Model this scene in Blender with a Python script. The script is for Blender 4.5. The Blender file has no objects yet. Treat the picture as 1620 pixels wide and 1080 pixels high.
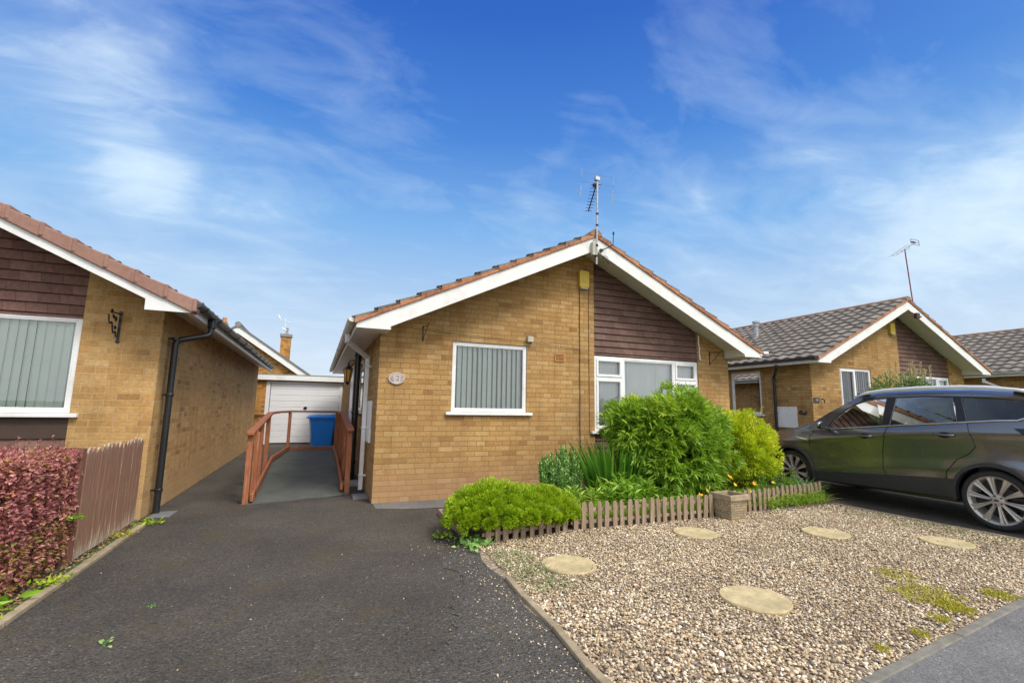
import bpy, math, random
import numpy as np
from mathutils import Vector, Matrix
from mathutils.geometry import tessellate_polygon
random.seed(7); rng = np.random.default_rng(7)
scene = bpy.context.scene
COL = scene.collection
PI = math.pi
# ------------------------------------------------------------------ materials
MATS = {}
def nt(name):
    m = bpy.data.materials.new(name); m.use_nodes = True
    t = m.node_tree; b = t.nodes['Principled BSDF']; MATS[name] = m
    return m, t, b
def N(t, typ, **kw):
    n = t.nodes.new(typ)
    for k, v in kw.items():
        if hasattr(n, k): setattr(n, k, v)
        else: n.inputs[k].default_value = v
    return n
def L(t, a, b): t.links.new(a, b)
def ramp(t, stops, fac=None, interp='LINEAR'):
    r = t.nodes.new('ShaderNodeValToRGB'); cr = r.color_ramp; cr.interpolation = interp
    while len(cr.elements) < len(stops): cr.elements.new(0.5)
    for e, (p, c) in zip(cr.elements, stops):
        e.position = p; e.color = (*c, 1) if len(c) == 3 else c
    if fac is not None: L(t, fac, r.inputs['Fac'])
    return r
def noise(t, scale, detail=4, rough=.55, vec=None, dist=0):
    n = N(t, 'ShaderNodeTexNoise'); n.inputs['Scale'].default_value = scale
    n.inputs['Detail'].default_value = detail; n.inputs['Roughness'].default_value = rough
    n.inputs['Distortion'].default_value = dist
    if vec is not None: L(t, vec, n.inputs['Vector'])
    return n
def mixc(t, fac, a, b, mode='MIX'):
    m = t.nodes.new('ShaderNodeMix'); m.data_type = 'RGBA'; m.blend_type = mode
    for sock, v in ((m.inputs[0], fac), (m.inputs[6], a), (m.inputs[7], b)):
        if isinstance(v, (int, float)): sock.default_value = v
        elif isinstance(v, tuple): sock.default_value = (*v, 1)
        else: L(t, v, sock)
    return m.outputs[2]
def mth(t, op, a, b=None, clamp=False):
    m = t.nodes.new('ShaderNodeMath'); m.operation = op; m.use_clamp = clamp
    for sock, v in zip(m.inputs, (a, b)):
        if v is None: continue
        if isinstance(v, (int, float)): sock.default_value = v
        else: L(t, v, sock)
    return m.outputs[0]
def bump(t, b, h, strength=.3, dist=.01):
    n = N(t, 'ShaderNodeBump'); n.inputs['Strength'].default_value = strength; n.inputs['Distance'].default_value = dist
    L(t, h, n.inputs['Height']); L(t, n.outputs[0], b.inputs['Normal']); return n
def pos(t): return N(t, 'ShaderNodeNewGeometry').outputs['Position']
def objc(t): return N(t, 'ShaderNodeTexCoord').outputs['Object']
def wallvec(t):
    p = pos(t); s = N(t, 'ShaderNodeSeparateXYZ'); L(t, p, s.inputs[0])
    u = mth(t, 'ADD', s.outputs[0], s.outputs[1]); c = N(t, 'ShaderNodeCombineXYZ')
    L(t, u, c.inputs[0]); L(t, s.outputs[2], c.inputs[1]); return c.outputs[0], p, s
def simple(name, col, rough=.5, var=.12, scale=9, metal=0, bmp=0, bscale=60, spec=.5, dirt=None):
    m, t, b = nt(name); p = objc(t)
    n = noise(t, scale, 5, .6, p)
    lo = tuple(c * (1 - var) for c in col); hi = tuple(min(1, c * (1 + var)) for c in col)
    r = ramp(t, [(.3, lo), (.7, hi)], n.outputs['Fac'])
    out = r.outputs[0]
    if dirt:
        n2 = noise(t, 2.3, 6, .7, p); r2 = ramp(t, [(.5, (0, 0, 0)), (.72, (1, 1, 1))], n2.outputs['Fac'])
        out = mixc(t, r2.outputs[0], out, dirt)
    L(t, out, b.inputs['Base Color']); b.inputs['Roughness'].default_value = rough
    b.inputs['Metallic'].default_value = metal; b.inputs['Specular IOR Level'].default_value = spec
    if bmp: bump(t, b, noise(t, bscale, 3, .6, p).outputs['Fac'], bmp, .004)
    return m
def brick_mat(name, mortar, stops, tint2):
    m, t, b = nt(name); v, p, s = wallvec(t)
    # slight wobble of the joints
    nw = noise(t, 14, 2, .5, v); wob = N(t, 'ShaderNodeVectorMath', operation='SCALE'); L(t, nw.outputs['Color'], wob.inputs[0]); wob.inputs['Scale'].default_value = .006
    va = N(t, 'ShaderNodeVectorMath', operation='ADD'); L(t, v, va.inputs[0]); L(t, wob.outputs[0], va.inputs[1])
    br = N(t, 'ShaderNodeTexBrick'); br.offset = .5; br.offset_frequency = 2; br.squash = .62; br.squash_frequency = 5
    for k, x in (('Scale', 1), ('Mortar Size', .0052), ('Mortar Smooth', .35), ('Bias', 0), ('Brick Width', .225), ('Row Height', .075)): br.inputs[k].default_value = x
    br.inputs['Color1'].default_value = (0, 0, 0, 1); br.inputs['Color2'].default_value = (1, 1, 1, 1); br.inputs['Mortar'].default_value = (.5, .5, .5, 1)
    L(t, va.outputs[0], br.inputs['Vector'])
    r = ramp(t, stops, br.outputs['Color'])
    n1 = noise(t, 38, 6, .7, p); r1 = ramp(t, [(.25, (.68, .66, .62)), (.75, (1.22, 1.22, 1.2))], n1.outputs['Fac'])
    c = mixc(t, 1.0, r.outputs[0], r1.outputs[0], 'MULTIPLY')
    n2 = noise(t, .9, 5, .6, p); r2 = ramp(t, [(.3, (.80, .81, .84)), (.7, (1.10, 1.08, 1.02))], n2.outputs['Fac'])
    c = mixc(t, 1.0, c, r2.outputs[0], 'MULTIPLY')
    nm = noise(t, 60, 3, .6, p); rm = ramp(t, [(.3, tuple(x * .8 for x in mortar)), (.7, tuple(x * 1.15 for x in mortar))], nm.outputs['Fac'])
    c = mixc(t, br.outputs['Fac'], c, rm.outputs[0])
    ms = N(t, 'ShaderNodeMapping'); ms.inputs['Scale'].default_value = (3.2, .35, 1); L(t, v, ms.inputs[0]); n4 = noise(t, 1.6, 6, .7, ms.outputs[0])
    r4 = ramp(t, [(.50, (1, 1, 1)), (.72, (.72, .70, .66))], n4.outputs['Fac']); c = mixc(t, 1, c, r4.outputs[0], 'MULTIPLY')   # rain streaks
    # pinkish damp lowest courses (stain)
    z = mth(t, 'SUBTRACT', 1, mth(t, 'MULTIPLY', mth(t, 'ADD', s.outputs[2], mth(t, 'MULTIPLY', n2.outputs['Fac'], -.35)), 2.2), True)
    c = mixc(t, mth(t, 'MULTIPLY', z, .55), c, tint2)
    L(t, c, b.inputs['Base Color']); b.inputs['Roughness'].default_value = .9; b.inputs['Specular IOR Level'].default_value = .25
    h = mth(t, 'ADD', mth(t, 'MULTIPLY', br.outputs['Fac'], -1), mth(t, 'MULTIPLY', n1.outputs['Fac'], .55))
    bump(t, b, h, .55, .006); return m
BUFF = [(0, (.31, .168, .065)), (.08, (.41, .236, .087)), (.5, (.455, .275, .106)), (.9, (.49, .31, .128)), (1, (.52, .345, .16))]
BUFFL = [(p, tuple(x * 1.08 for x in c)) for p, c in BUFF]
brick_mat('buff_brick', (.26, .155, .08), BUFF, (.34, .20, .115))
brick_mat('buff_brick_pale_joints', (.48, .33, .18), BUFFL, (.46, .30, .15))
brick_mat('far_brick', (.33, .19, .09), [(0, (.28, .12, .03)), (.5, (.46, .23, .06)), (1, (.55, .30, .10))], (.4, .2, .1))

def cladding_mat(name, a, b_):
    m, t, b = nt(name); v, p, s = wallvec(t)
    br = N(t, 'ShaderNodeTexBrick'); br.offset = .5
    for k, x in (('Scale', 1), ('Mortar Size', .0022), ('Mortar Smooth', .1), ('Brick Width', .19), ('Row Height', .115)): br.inputs[k].default_value = x
    br.inputs['Color1'].default_value = (0, 0, 0, 1); br.inputs['Color2'].default_value = (1, 1, 1, 1); br.inputs['Mortar'].default_value = (0, 0, 0, 1)
    L(t, v, br.inputs['Vector'])
    r = ramp(t, [(0, a), (1, b_)], br.outputs['Color'])
    n = noise(t, 24, 5, .7, p); r1 = ramp(t, [(.3, (.75, .75, .78)), (.72, (1.3, 1.3, 1.3))], n.outputs['Fac'])
    c = mixc(t, 1, r.outputs[0], r1.outputs[0], 'MULTIPLY')
    c = mixc(t, mth(t, 'MULTIPLY', br.outputs['Fac'], .7), c, (.03, .02, .018))
    L(t, c, b.inputs['Base Color']); b.inputs['Roughness'].default_value = .75; b.inputs['Specular IOR Level'].default_value = .3
    bump(t, b, mth(t, 'ADD', n.outputs['Fac'], mth(t, 'MULTIPLY', br.outputs['Fac'], -1.5)), .4, .004)
cladding_mat('brown_tile_hanging', (.125, .070, .053), (.18, .104, .08))
cladding_mat('reddish_tile_hanging', (.145, .072, .055), (.21, .112, .085))

def tile_mat(name, stops, lichen):
    m, t, b = nt(name); p = pos(t)
    n = noise(t, 2.2, 6, .65, p); n2 = noise(t, 22, 5, .7, p)
    f = mth(t, 'ADD', mth(t, 'MULTIPLY', n.outputs['Fac'], .5), mth(t, 'MULTIPLY', n2.outputs['Fac'], .5))
    at = N(t, 'ShaderNodeAttribute'); at.attribute_name = 'var'
    f = mth(t, 'ADD', f, mth(t, 'MULTIPLY', mth(t, 'SUBTRACT', at.outputs['Fac'], .5), .12))
    r = ramp(t, stops, f)
    n3 = noise(t, 9, 6, .75, p); r3 = ramp(t, [(.56, (0, 0, 0)), (.7, (1, 1, 1))], n3.outputs['Fac'])
    c = mixc(t, mth(t, 'MULTIPLY', r3.outputs[0], .5), r.outputs[0], lichen)
    L(t, c, b.inputs['Base Color']); b.inputs['Roughness'].default_value = .88
    bump(t, b, n2.outputs['Fac'], .5, .006)
tile_mat('grey_roof_tile', [(.34, (.105, .09, .075)), (.5, (.18, .155, .13)), (.68, (.27, .235, .195))], (.30, .28, .22))
tile_mat('terracotta_verge', [(.35, (.20, .075, .035)), (.5, (.40, .16, .07)), (.65, (.52, .25, .13))], (.30, .20, .12))
tile_mat('pinkish_verge_cap', [(.3, (.24, .125, .09)), (.5, (.30, .165, .125)), (.7, (.36, .21, .165))], (.33, .2, .15))
tile_mat('ridge_tile', [(.36, (.14, .075, .045)), (.5, (.27, .15, .09)), (.64, (.36, .22, .14))], (.32, .3, .2))

simple('white_upvc', (.80, .80, .79), .28, .03, 4, dirt=(.66, .65, .60))
simple('white_board', (.78, .775, .75), .35, .04, 3, dirt=(.64, .62, .55))
simple('cream_soffit', (.62, .59, .49), .5, .05, 3)
simple('black_plastic', (.018, .019, .021), .3, .2, 5)
simple('grey_gutter', (.05, .052, .055), .35, .3, 8, dirt=(.16, .16, .15))
simple('white_gutter', (.66, .65, .61), .4, .08, 6, dirt=(.42, .40, .35))
simple('white_metal_door', (.74, .74, .75), .4, .03, 3)
simple('blind_fabric', (.84, .95, .86), .8, .03, 3)
simple('blind_fabric_grey', (.90, .92, .93), .8, .03, 3)
simple('dark_room', (.05, .045, .04), .9)
simple('yellow_plastic', (.72, .50, .05), .45, .08, 6, dirt=(.55, .38, .08))
simple('rust_dark', (.06, .035, .025), .7)
simple('beige_plastic', (.45, .42, .33), .5)
simple('terracotta_vent', (.48, .22, .08), .8)
simple('iron_black', (.012, .012, .013), .4, .3)
simple('galvanised', (.42, .42, .42), .4, .2, 14, metal=.6)
simple('aerial_red', (.25, .06, .06), .5)
simple('amber_glass', (.75, .36, .04), .2)
simple('plaque_stone', (.52, .45, .42), .6, .25, 60, bmp=.3)
simple('plaque_ink', (.24, .20, .18), .7)
simple('slate_plate', (.06, .065, .07), .4)
simple('white_paint', (.8, .8, .8), .5)
simple('blue_plastic', (.012, .23, .80), .38, .08, 5)
simple('bin_black', (.015, .015, .016), .45)
simple('ramp_felt', (.085, .09, .078), .9, .22, 3, bmp=.6, bscale=220, dirt=(.10, .105, .075))
simple('stepping_stone', (.50, .40, .215), .85, .26, 14, bmp=.7, bscale=55, dirt=(.30, .25, .13))
simple('concrete', (.30, .28, .25), .9, .22, 9, bmp=.4, bscale=90)
simple('edging_concrete', (.33, .26, .165), .9, .3, 8, bmp=.5, bscale=70, dirt=(.20, .17, .09))
simple('old_concrete', (.19, .175, .14), .9, .3, 10, bmp=.5, bscale=80, dirt=(.13, .12, .07))
simple('grate_grey', (.16, .16, .16), .7)
simple('felt_roof', (.20, .21, .18), .9, .2, 5, dirt=(.14, .17, .08))
simple('lead_grey', (.22, .22, .22), .6)
simple('stem_brown', (.10, .065, .035), .9, .3, 20)
simple('soil', (.10, .068, .045), .95, .45, 22, bmp=.9, bscale=60)

def wood(name, a, b_, worn=None, wornfac=.62):
    m, t, b = nt(name); o = objc(t)
    mp = N(t, 'ShaderNodeMapping'); mp.inputs['Scale'].default_value = (14, 14, 1.2); L(t, o, mp.inputs[0])
    n = noise(t, 3, 6, .65, mp.outputs[0], 1.0); r = ramp(t, [(.3, a), (.7, b_)], n.outputs['Fac'])
    c = r.outputs[0]
    if worn:
        mp2 = N(t, 'ShaderNodeMapping'); mp2.inputs['Scale'].default_value = (9, 9, 1.0); L(t, o, mp2.inputs[0])
        n2 = noise(t, 3.5, 7, .75, mp2.outputs[0]); r2 = ramp(t, [(wornfac - .06, (0, 0, 0)), (wornfac + .03, (1, 1, 1))], n2.outputs['Fac'])
        c = mixc(t, r2.outputs[0], c, worn)
    L(t, c, b.inputs['Base Color']); b.inputs['Roughness'].default_value = .75
    bump(t, b, n.outputs['Fac'], .4, .004); return m
wood('stained_timber', (.20, .062, .026), (.42, .15, .06), (.46, .24, .13), .62)
wood('stained_timber_top', (.11, .045, .025), (.20, .085, .045))
wood('grey_picket', (.20, .135, .085), (.36, .265, .18), (.42, .34, .25), .60)
wood('brown_fence_paint', (.145, .062, .042), (.22, .10, .07), (.47, .38, .28), .63)
# panel fence with peeling paint near bottom and top edges
m, t, b = nt('peeling_fence'); o = pos(t); s = N(t, 'ShaderNodeSeparateXYZ'); L(t, o, s.inputs[0])
mp = N(t, 'ShaderNodeMapping'); mp.inputs['Scale'].default_value = (12, 22, 1.6); L(t, o, mp.inputs[0])
n = noise(t, 2.2, 7, .72, mp.outputs[0]); n1 = noise(t, 3, 5, .6, mp.outputs[0])
e1 = mth(t, 'SUBTRACT', 1, mth(t, 'MULTIPLY', s.outputs[2], 4.0), True); e2 = mth(t, 'MULTIPLY', mth(t, 'SUBTRACT', s.outputs[2], .82), 6, True)
f = mth(t, 'ADD', n.outputs['Fac'], mth(t, 'MULTIPLY', mth(t, 'ADD', e1, e2), .20))
r = ramp(t, [(.58, (0, 0, 0)), (.68, (1, 1, 1))], f)
r0 = ramp(t, [(.3, (.20, .10, .058)), (.7, (.33, .175, .105))], n1.outputs['Fac'])
L(t, mixc(t, r.outputs[0], r0.outputs[0], (.46, .38, .28)), b.inputs['Base Color']); b.inputs['Roughness'].default_value = .8; bump(t, b, n.outputs['Fac'], .4, .004)

# stone-course planter
m, t, b = nt('planter_stone'); o = objc(t); s = N(t, 'ShaderNodeSeparateXYZ'); L(t, o, s.inputs[0])
c_ = N(t, 'ShaderNodeCombineXYZ'); L(t, mth(t, 'ADD', s.outputs[0], s.outputs[1]), c_.inputs[0]); L(t, s.outputs[2], c_.inputs[1])
br = N(t, 'ShaderNodeTexBrick'); br.squash = .6; br.squash_frequency = 3
for k, x in (('Scale', 1), ('Mortar Size', .003), ('Brick Width', .085), ('Row Height', .03)): br.inputs[k].default_value = x
br.inputs['Color1'].default_value = (0, 0, 0, 1); br.inputs['Color2'].default_value = (1, 1, 1, 1); br.inputs['Mortar'].default_value = (.4, .4, .4, 1); L(t, c_.outputs[0], br.inputs['Vector'])
r = ramp(t, [(0, (.24, .18, .11)), (.45, (.34, .27, .17)), (.75, (.46, .35, .18)), (.9, (.56, .36, .11)), (1, (.22, .22, .2))], br.outputs['Color'])
n = noise(t, 50, 4, .6, o); cc = mixc(t, .5, r.outputs[0], mixc(t, n.outputs['Fac'], (.2, .16, .1), (.55, .45, .3)))
cc = mixc(t, br.outputs['Fac'], cc, (.16, .13, .09)); L(t, cc, b.inputs['Base Color']); b.inputs['Roughness'].default_value = .9
bump(t, b, mth(t, 'ADD', n.outputs['Fac'], mth(t, 'MULTIPLY', br.outputs['Fac'], -1.2)), .7, .006)

# tarmac
def tarmac(name, dark, light, chip, moss, bstr=1.0, dist=.006):
    m, t, b = nt(name); p = pos(t)
    v1 = N(t, 'ShaderNodeTexVoronoi'); v1.inputs['Scale'].default_value = 105; L(t, p, v1.inputs['Vector'])
    v2 = N(t, 'ShaderNodeTexVoronoi'); v2.inputs['Scale'].default_value = 55; L(t, p, v2.inputs['Vector'])
    r = ramp(t, [(0, dark), (.6, light), (.95, light), (1, chip)], N(t, 'ShaderNodeSeparateColor').outputs[0])
    sc = r.inputs['Fac'].links[0].from_node; L(t, v1.outputs['Color'], sc.inputs[0])
    n1 = noise(t, 1.1, 6, .6, p); r1 = ramp(t, [(.3, (.72, .72, .74)), (.7, (1.28, 1.26, 1.2))], n1.outputs['Fac'])
    c = mixc(t, 1, r.outputs[0], r1.outputs[0], 'MULTIPLY')
    n2 = noise(t, 1.7, 7, .72, p, .6); r2 = ramp(t, [(.53, (0, 0, 0)), (.72, (1, 1, 1))], n2.outputs['Fac'])
    c = mixc(t, mth(t, 'MULTIPLY', r2.outputs[0], .75), c, moss)
    vc = N(t, 'ShaderNodeTexVoronoi'); vc.feature = 'DISTANCE_TO_EDGE'; vc.inputs['Scale'].default_value = .55
    nw = noise(t, 3.0, 6, .7, p); wv = N(t, 'ShaderNodeVectorMath', operation='MULTIPLY_ADD'); L(t, nw.outputs['Color'], wv.inputs[0]); wv.inputs[1].default_value = (.7, .7, 0); L(t, p, wv.inputs[2]); L(t, wv.outputs[0], vc.inputs['Vector'])
    rc = ramp(t, [(.0, (.5, .5, .5)), (.0045, (1, 1, 1))], vc.outputs['Distance']); c = mixc(t, .55, c, mixc(t, 1, c, rc.outputs[0], 'MULTIPLY'))
    no = noise(t, .75, 5, .6, p); ro = ramp(t, [(.60, (1, 1, 1)), (.70, (.72, .72, .73))], no.outputs['Fac']); c = mixc(t, 1, c, ro.outputs[0], 'MULTIPLY')
    n3 = noise(t, 300, 2, .6, p); r3 = ramp(t, [(.3, (.6, .6, .6)), (.7, (1.4, 1.4, 1.4))], n3.outputs['Fac'])
    c = mixc(t, 1, c, r3.outputs[0], 'MULTIPLY')
    L(t, c, b.inputs['Base Color']); b.inputs['Roughness'].default_value = .82; b.inputs['Specular IOR Level'].default_value = .4
    h = mth(t, 'ADD', mth(t, 'MULTIPLY', v1.outputs['Distance'], -1), mth(t, 'MULTIPLY', v2.outputs['Distance'], -1.2))
    bump(t, b, h, bstr, dist)
tarmac('driveway_tarmac', (.034, .029, .024), (.086, .076, .062), (.19, .17, .14), (.088, .064, .022))
tarmac('edge_tarmac', (.034, .030, .026), (.095, .087, .075), (.26, .24, .20), (.09, .07, .03))
tarmac('path_tarmac', (.105, .102, .098), (.17, .165, .16), (.26, .26, .25), (.14, .135, .12), .5, .003)
# gravel base
m, t, b = nt('gravel_base'); p = pos(t)
v1 = N(t, 'ShaderNodeTexVoronoi'); v1.inputs['Scale'].default_value = 52; L(t, p, v1.inputs['Vector'])
sc = N(t, 'ShaderNodeSeparateColor'); L(t, v1.outputs['Color'], sc.inputs[0])
r = ramp(t, [(0, (.12, .10, .08)), (.5, (.34, .25, .15)), (1, (.5, .42, .32))], sc.outputs[0]); L(t, r.outputs[0], b.inputs['Base Color'])
b.inputs['Roughness'].default_value = .9; bump(t, b, mth(t, 'MULTIPLY', v1.outputs['Distance'], -1), 1, .012)
# vertex-variation materials
def varmat(name, stops, rough=.6, trans=0., bmp=0, interp='LINEAR', spec=.4):
    m, t, b = nt(name); at = N(t, 'ShaderNodeAttribute'); at.attribute_name = 'var'
    r = ramp(t, stops, at.outputs['Fac'], interp); c = r.outputs[0]
    if name == 'pebbles':
        g1 = noise(t, 1.6, 6, .65, pos(t)); g2 = ramp(t, [(.32, (.80, .76, .70)), (.62, (1.08, 1.06, 1.02))], g1.outputs['Fac']); c = mixc(t, 1, c, g2.outputs[0], 'MULTIPLY')
    L(t, c, b.inputs['Base Color']); b.inputs['Roughness'].default_value = rough; b.inputs['Specular IOR Level'].default_value = spec
    if bmp: bump(t, b, noise(t, 120, 4, .6, pos(t)).outputs['Fac'], bmp, .003)
    if trans:
        tr = N(t, 'ShaderNodeBsdfTranslucent'); L(t, mixc(t, 1, c, (1.15, 1.2, .7), 'MULTIPLY'), tr.inputs['Color'])
        mx = N(t, 'ShaderNodeMixShader'); mx.inputs[0].default_value = trans
        L(t, b.outputs[0], mx.inputs[1]); L(t, tr.outputs[0], mx.inputs[2])
        L(t, mx.outputs[0], t.nodes['Material Output'].inputs['Surface'])
varmat('pebbles', [(0, (.15, .125, .11)), (.12, (.27, .215, .16)), (.3, (.42, .30, .17)), (.5, (.61, .475, .30)), (.68, (.52, .43, .31)), (.85, (.74, .63, .46)), (1, (.86, .80, .67))], .65, bmp=.3)
varmat('red_leaf', [(0, (.14, .055, .055)), (.3, (.34, .11, .115)), (.62, (.54, .20, .19)), (.86, (.72, .37, .30)), (.94, (.24, .19, .05)), (1, (.55, .32, .09))], .5, .22)
varmat('lime_leaf', [(0, (.14, .25, .010)), (.5, (.33, .48, .016)), (1, (.56, .68, .04))], .5, .28)
varmat('fresh_leaf', [(0, (.11, .22, .018)), (.5, (.25, .42, .032)), (.86, (.38, .54, .05)), (1, (.60, .60, .10))], .45, .32)
varmat('yellow_leaf', [(0, (.18, .32, .012)), (.45, (.44, .56, .025)), (1, (.86, .82, .06))], .5, .32)
varmat('mid_leaf', [(0, (.12, .26, .05)), (.6, (.25, .46, .11)), (1, (.46, .64, .26))], .5, .25)
varmat('sword_leaf', [(0, (.04, .14, .016)), (.6, (.11, .29, .03)), (1, (.20, .40, .05))], .4, .25)
varmat('lily_leaf', [(0, (.12, .26, .015)), (.6, (.26, .46, .035)), (1, (.42, .58, .08))], .4, .32)
varmat('olive_leaf', [(0, (.08, .14, .03)), (.6, (.20, .29, .08)), (1, (.42, .48, .22))], .5, .2)
varmat('cream_bud', [(0, (.42, .38, .18)), (1, (.68, .60, .40))], .6, .2)
varmat('moss_yellow', [(0, (.26, .26, .02)), (.6, (.52, .48, .04)), (1, (.60, .48, .12))], .6, .25)
varmat('dead_leaf', [(0, (.20, .12, .05)), (1, (.46, .33, .12))], .7, .15)
varmat('dry_litter', [(0, (.22, .13, .06)), (1, (.5, .36, .17))], .8, .1)
varmat('poppy_petal', [(0, (.85, .40, .02)), (1, (.90, .62, .03))], .5, .2)
# glass
def glass(name, tint, rough=.0, base=.04):
    m, t, b = nt(name); t.nodes.remove(b)
    tr = N(t, 'ShaderNodeBsdfTransparent'); tr.inputs[0].default_value = (*tint, 1)
    gl = N(t, 'ShaderNodeBsdfGlossy'); gl.inputs['Roughness'].default_value = rough
    fr = N(t, 'ShaderNodeFresnel'); fr.inputs['IOR'].default_value = 1.55
    mx = N(t, 'ShaderNodeMixShader'); L(t, mth(t, 'ADD', fr.outputs[0], base, True), mx.inputs[0])
    L(t, tr.outputs[0], mx.inputs[1]); L(t, gl.outputs[0], mx.inputs[2]); L(t, mx.outputs[0], t.nodes['Material Output'].inputs['Surface'])
glass('window_glass', (.97, .98, .97), .0, .10)
glass('car_glass', (.80, .88, .85), .0, .04)
glass('car_glass_dark', (.14, .145, .15), .0, .0)
# car
m, t, b = nt('car_paint'); b.inputs['Metallic'].default_value = .85; b.inputs['Roughness'].default_value = .27
b.inputs['Coat Weight'].default_value = 1; b.inputs['Coat Roughness'].default_value = .03
nz = noise(t, 900, 1, .5, objc(t)); rr = ramp(t, [(.3, (.15, .151, .156)), (.7, (.235, .235, .24))], nz.outputs['Fac']); L(t, rr.outputs[0], b.inputs['Base Color'])
simple('car_cladding', (.035, .037, .040), .5, .1, 10)
simple('car_black', (.010, .010, .011), .25, .1, 10)
simple('chrome', (.75, .75, .76), .12, .02, 5, metal=1)
simple('rail_silver', (.80, .81, .82), .4, .03, 5, metal=.1)
simple('alloy', (.52, .48, .43), .35, .06, 14, metal=.5)
simple('alloy_dark', (.05, .05, .052), .5)
simple('rubber', (.022, .022, .023), .75, .2, 30)
simple('seat_leather', (.30, .27, .23), .6)
simple('seat_dark', (.05, .05, .055), .7)
simple('badge_blue', (.01, .03, .22), .25)
simple('lamp_red', (.45, .01, .01), .15)
simple('lamp_clear', (.6, .6, .62), .1)
def M(n): return MATS[n]

# ------------------------------------------------------------------ mesh helpers
class MB:
    def __init__(s): s.v = []; s.f = []
    def add(s, vs, fs):
        o = len(s.v); s.v += [tuple(v) for v in vs]; s.f += [tuple(i + o for i in f) for f in fs]; return s
    def quad(s, a, b, c, d): return s.add([a, b, c, d], [(0, 1, 2, 3)])
    def box(s, x0, x1, y0, y1, z0, z1):
        v = [(x, y, z) for z in (z0, z1) for y in (y0, y1) for x in (x0, x1)]
        return s.add(v, [(0, 2, 3, 1), (4, 5, 7, 6), (0, 1, 5, 4), (2, 6, 7, 3), (0, 4, 6, 2), (1, 3, 7, 5)])
    def prism(s, pts, a, b, axis='y'):
        """polygon pts in the two other axes, extruded from a to b"""
        n = len(pts)
        def P(p, q):
            if axis == 'y': return (p[0], q, p[1])
            if axis == 'x': return (q, p[0], p[1])
            return (p[0], p[1], q)
        v = [P(p, a) for p in pts] + [P(p, b) for p in pts]
        f = [tuple(range(n)), tuple(range(2 * n - 1, n - 1, -1))] + [(i, i + n, (i + 1) % n + n, (i + 1) % n) for i in range(n)]
        return s.add(v, f)
    def tube(s, pts, r, n=8, cap=True):
        pts = [Vector(p) for p in pts]; rs = r if isinstance(r, (list, tuple)) else [r] * len(pts)
        rings = []; prev = None
        for i, p in enumerate(pts):
            d = (pts[min(i + 1, len(pts) - 1)] - pts[max(i - 1, 0)]).normalized()
            if prev is None:
                ref = Vector((0, 0, 1)) if abs(d.z) < .9 else Vector((1, 0, 0)); u = d.cross(ref).normalized()
            else: u = (prev - d * prev.dot(d)).normalized()
            prev = u; w = d.cross(u)
            rings.append([p + (u * math.cos(2 * PI * k / n) + w * math.sin(2 * PI * k / n)) * rs[i] for k in range(n)])
        v = [q for ring in rings for q in ring]; f = []
        for i in range(len(pts) - 1):
            for k in range(n): f.append((i * n + k, i * n + (k + 1) % n, (i + 1) * n + (k + 1) % n, (i + 1) * n + k))
        if cap: f += [tuple(range(n - 1, -1, -1)), tuple(range((len(pts) - 1) * n, len(pts) * n))]
        return s.add(v, f)
    def beam(s, a, b, w, h, up=(0, 0, 1)):
        a, b = Vector(a), Vector(b); d = (b - a).normalized(); u = d.cross(Vector(up)).normalized(); k = u.cross(d).normalized()
        v = [p + u * (sx * w / 2) + k * (sy * h / 2) for p in (a, b) for sx, sy in ((-1, -1), (1, -1), (1, 1), (-1, 1))]
        return s.add(v, [(0, 1, 2, 3), (7, 6, 5, 4), (0, 4, 5, 1), (1, 5, 6, 2), (2, 6, 7, 3), (3, 7, 4, 0)])
    def lathe(s, prof, c, n=24, axis='z'):
        v = []; f = []
        for (r, z) in prof:
            for k in range(n):
                a = 2 * PI * k / n
                q = (r * math.cos(a), r * math.sin(a), z)
                if axis == 'y': q = (q[0], q[2], q[1])
                if axis == 'x': q = (q[2], q[0], q[1])
                v.append((c[0] + q[0], c[1] + q[1], c[2] + q[2]))
        for i in range(len(prof) - 1):
            for k in range(n): f.append((i * n + k, i * n + (k + 1) % n, (i + 1) * n + (k + 1) % n, (i + 1) * n + k))
        f += [tuple(range(n - 1, -1, -1)), tuple(range((len(prof) - 1) * n, len(prof) * n))]
        return s.add(v, f)
    def grid(s, P):
        nr = len(P); nc = len(P[0]); v = [q for r in P for q in r]
        f = [(i * nc + j, i * nc + j + 1, (i + 1) * nc + j + 1, (i + 1) * nc + j) for i in range(nr - 1) for j in range(nc - 1)]
        return s.add(v, f)
def wl(o):
    p = Vector((0, 0, 0))
    while o is not None: p += o.location; o = o.parent
    return p
def finish(o, label, cat, group, kind):
    if label: o['label'] = label
    if cat: o['category'] = cat
    if group: o['group'] = group
    if kind: o['kind'] = kind
    return o
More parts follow.
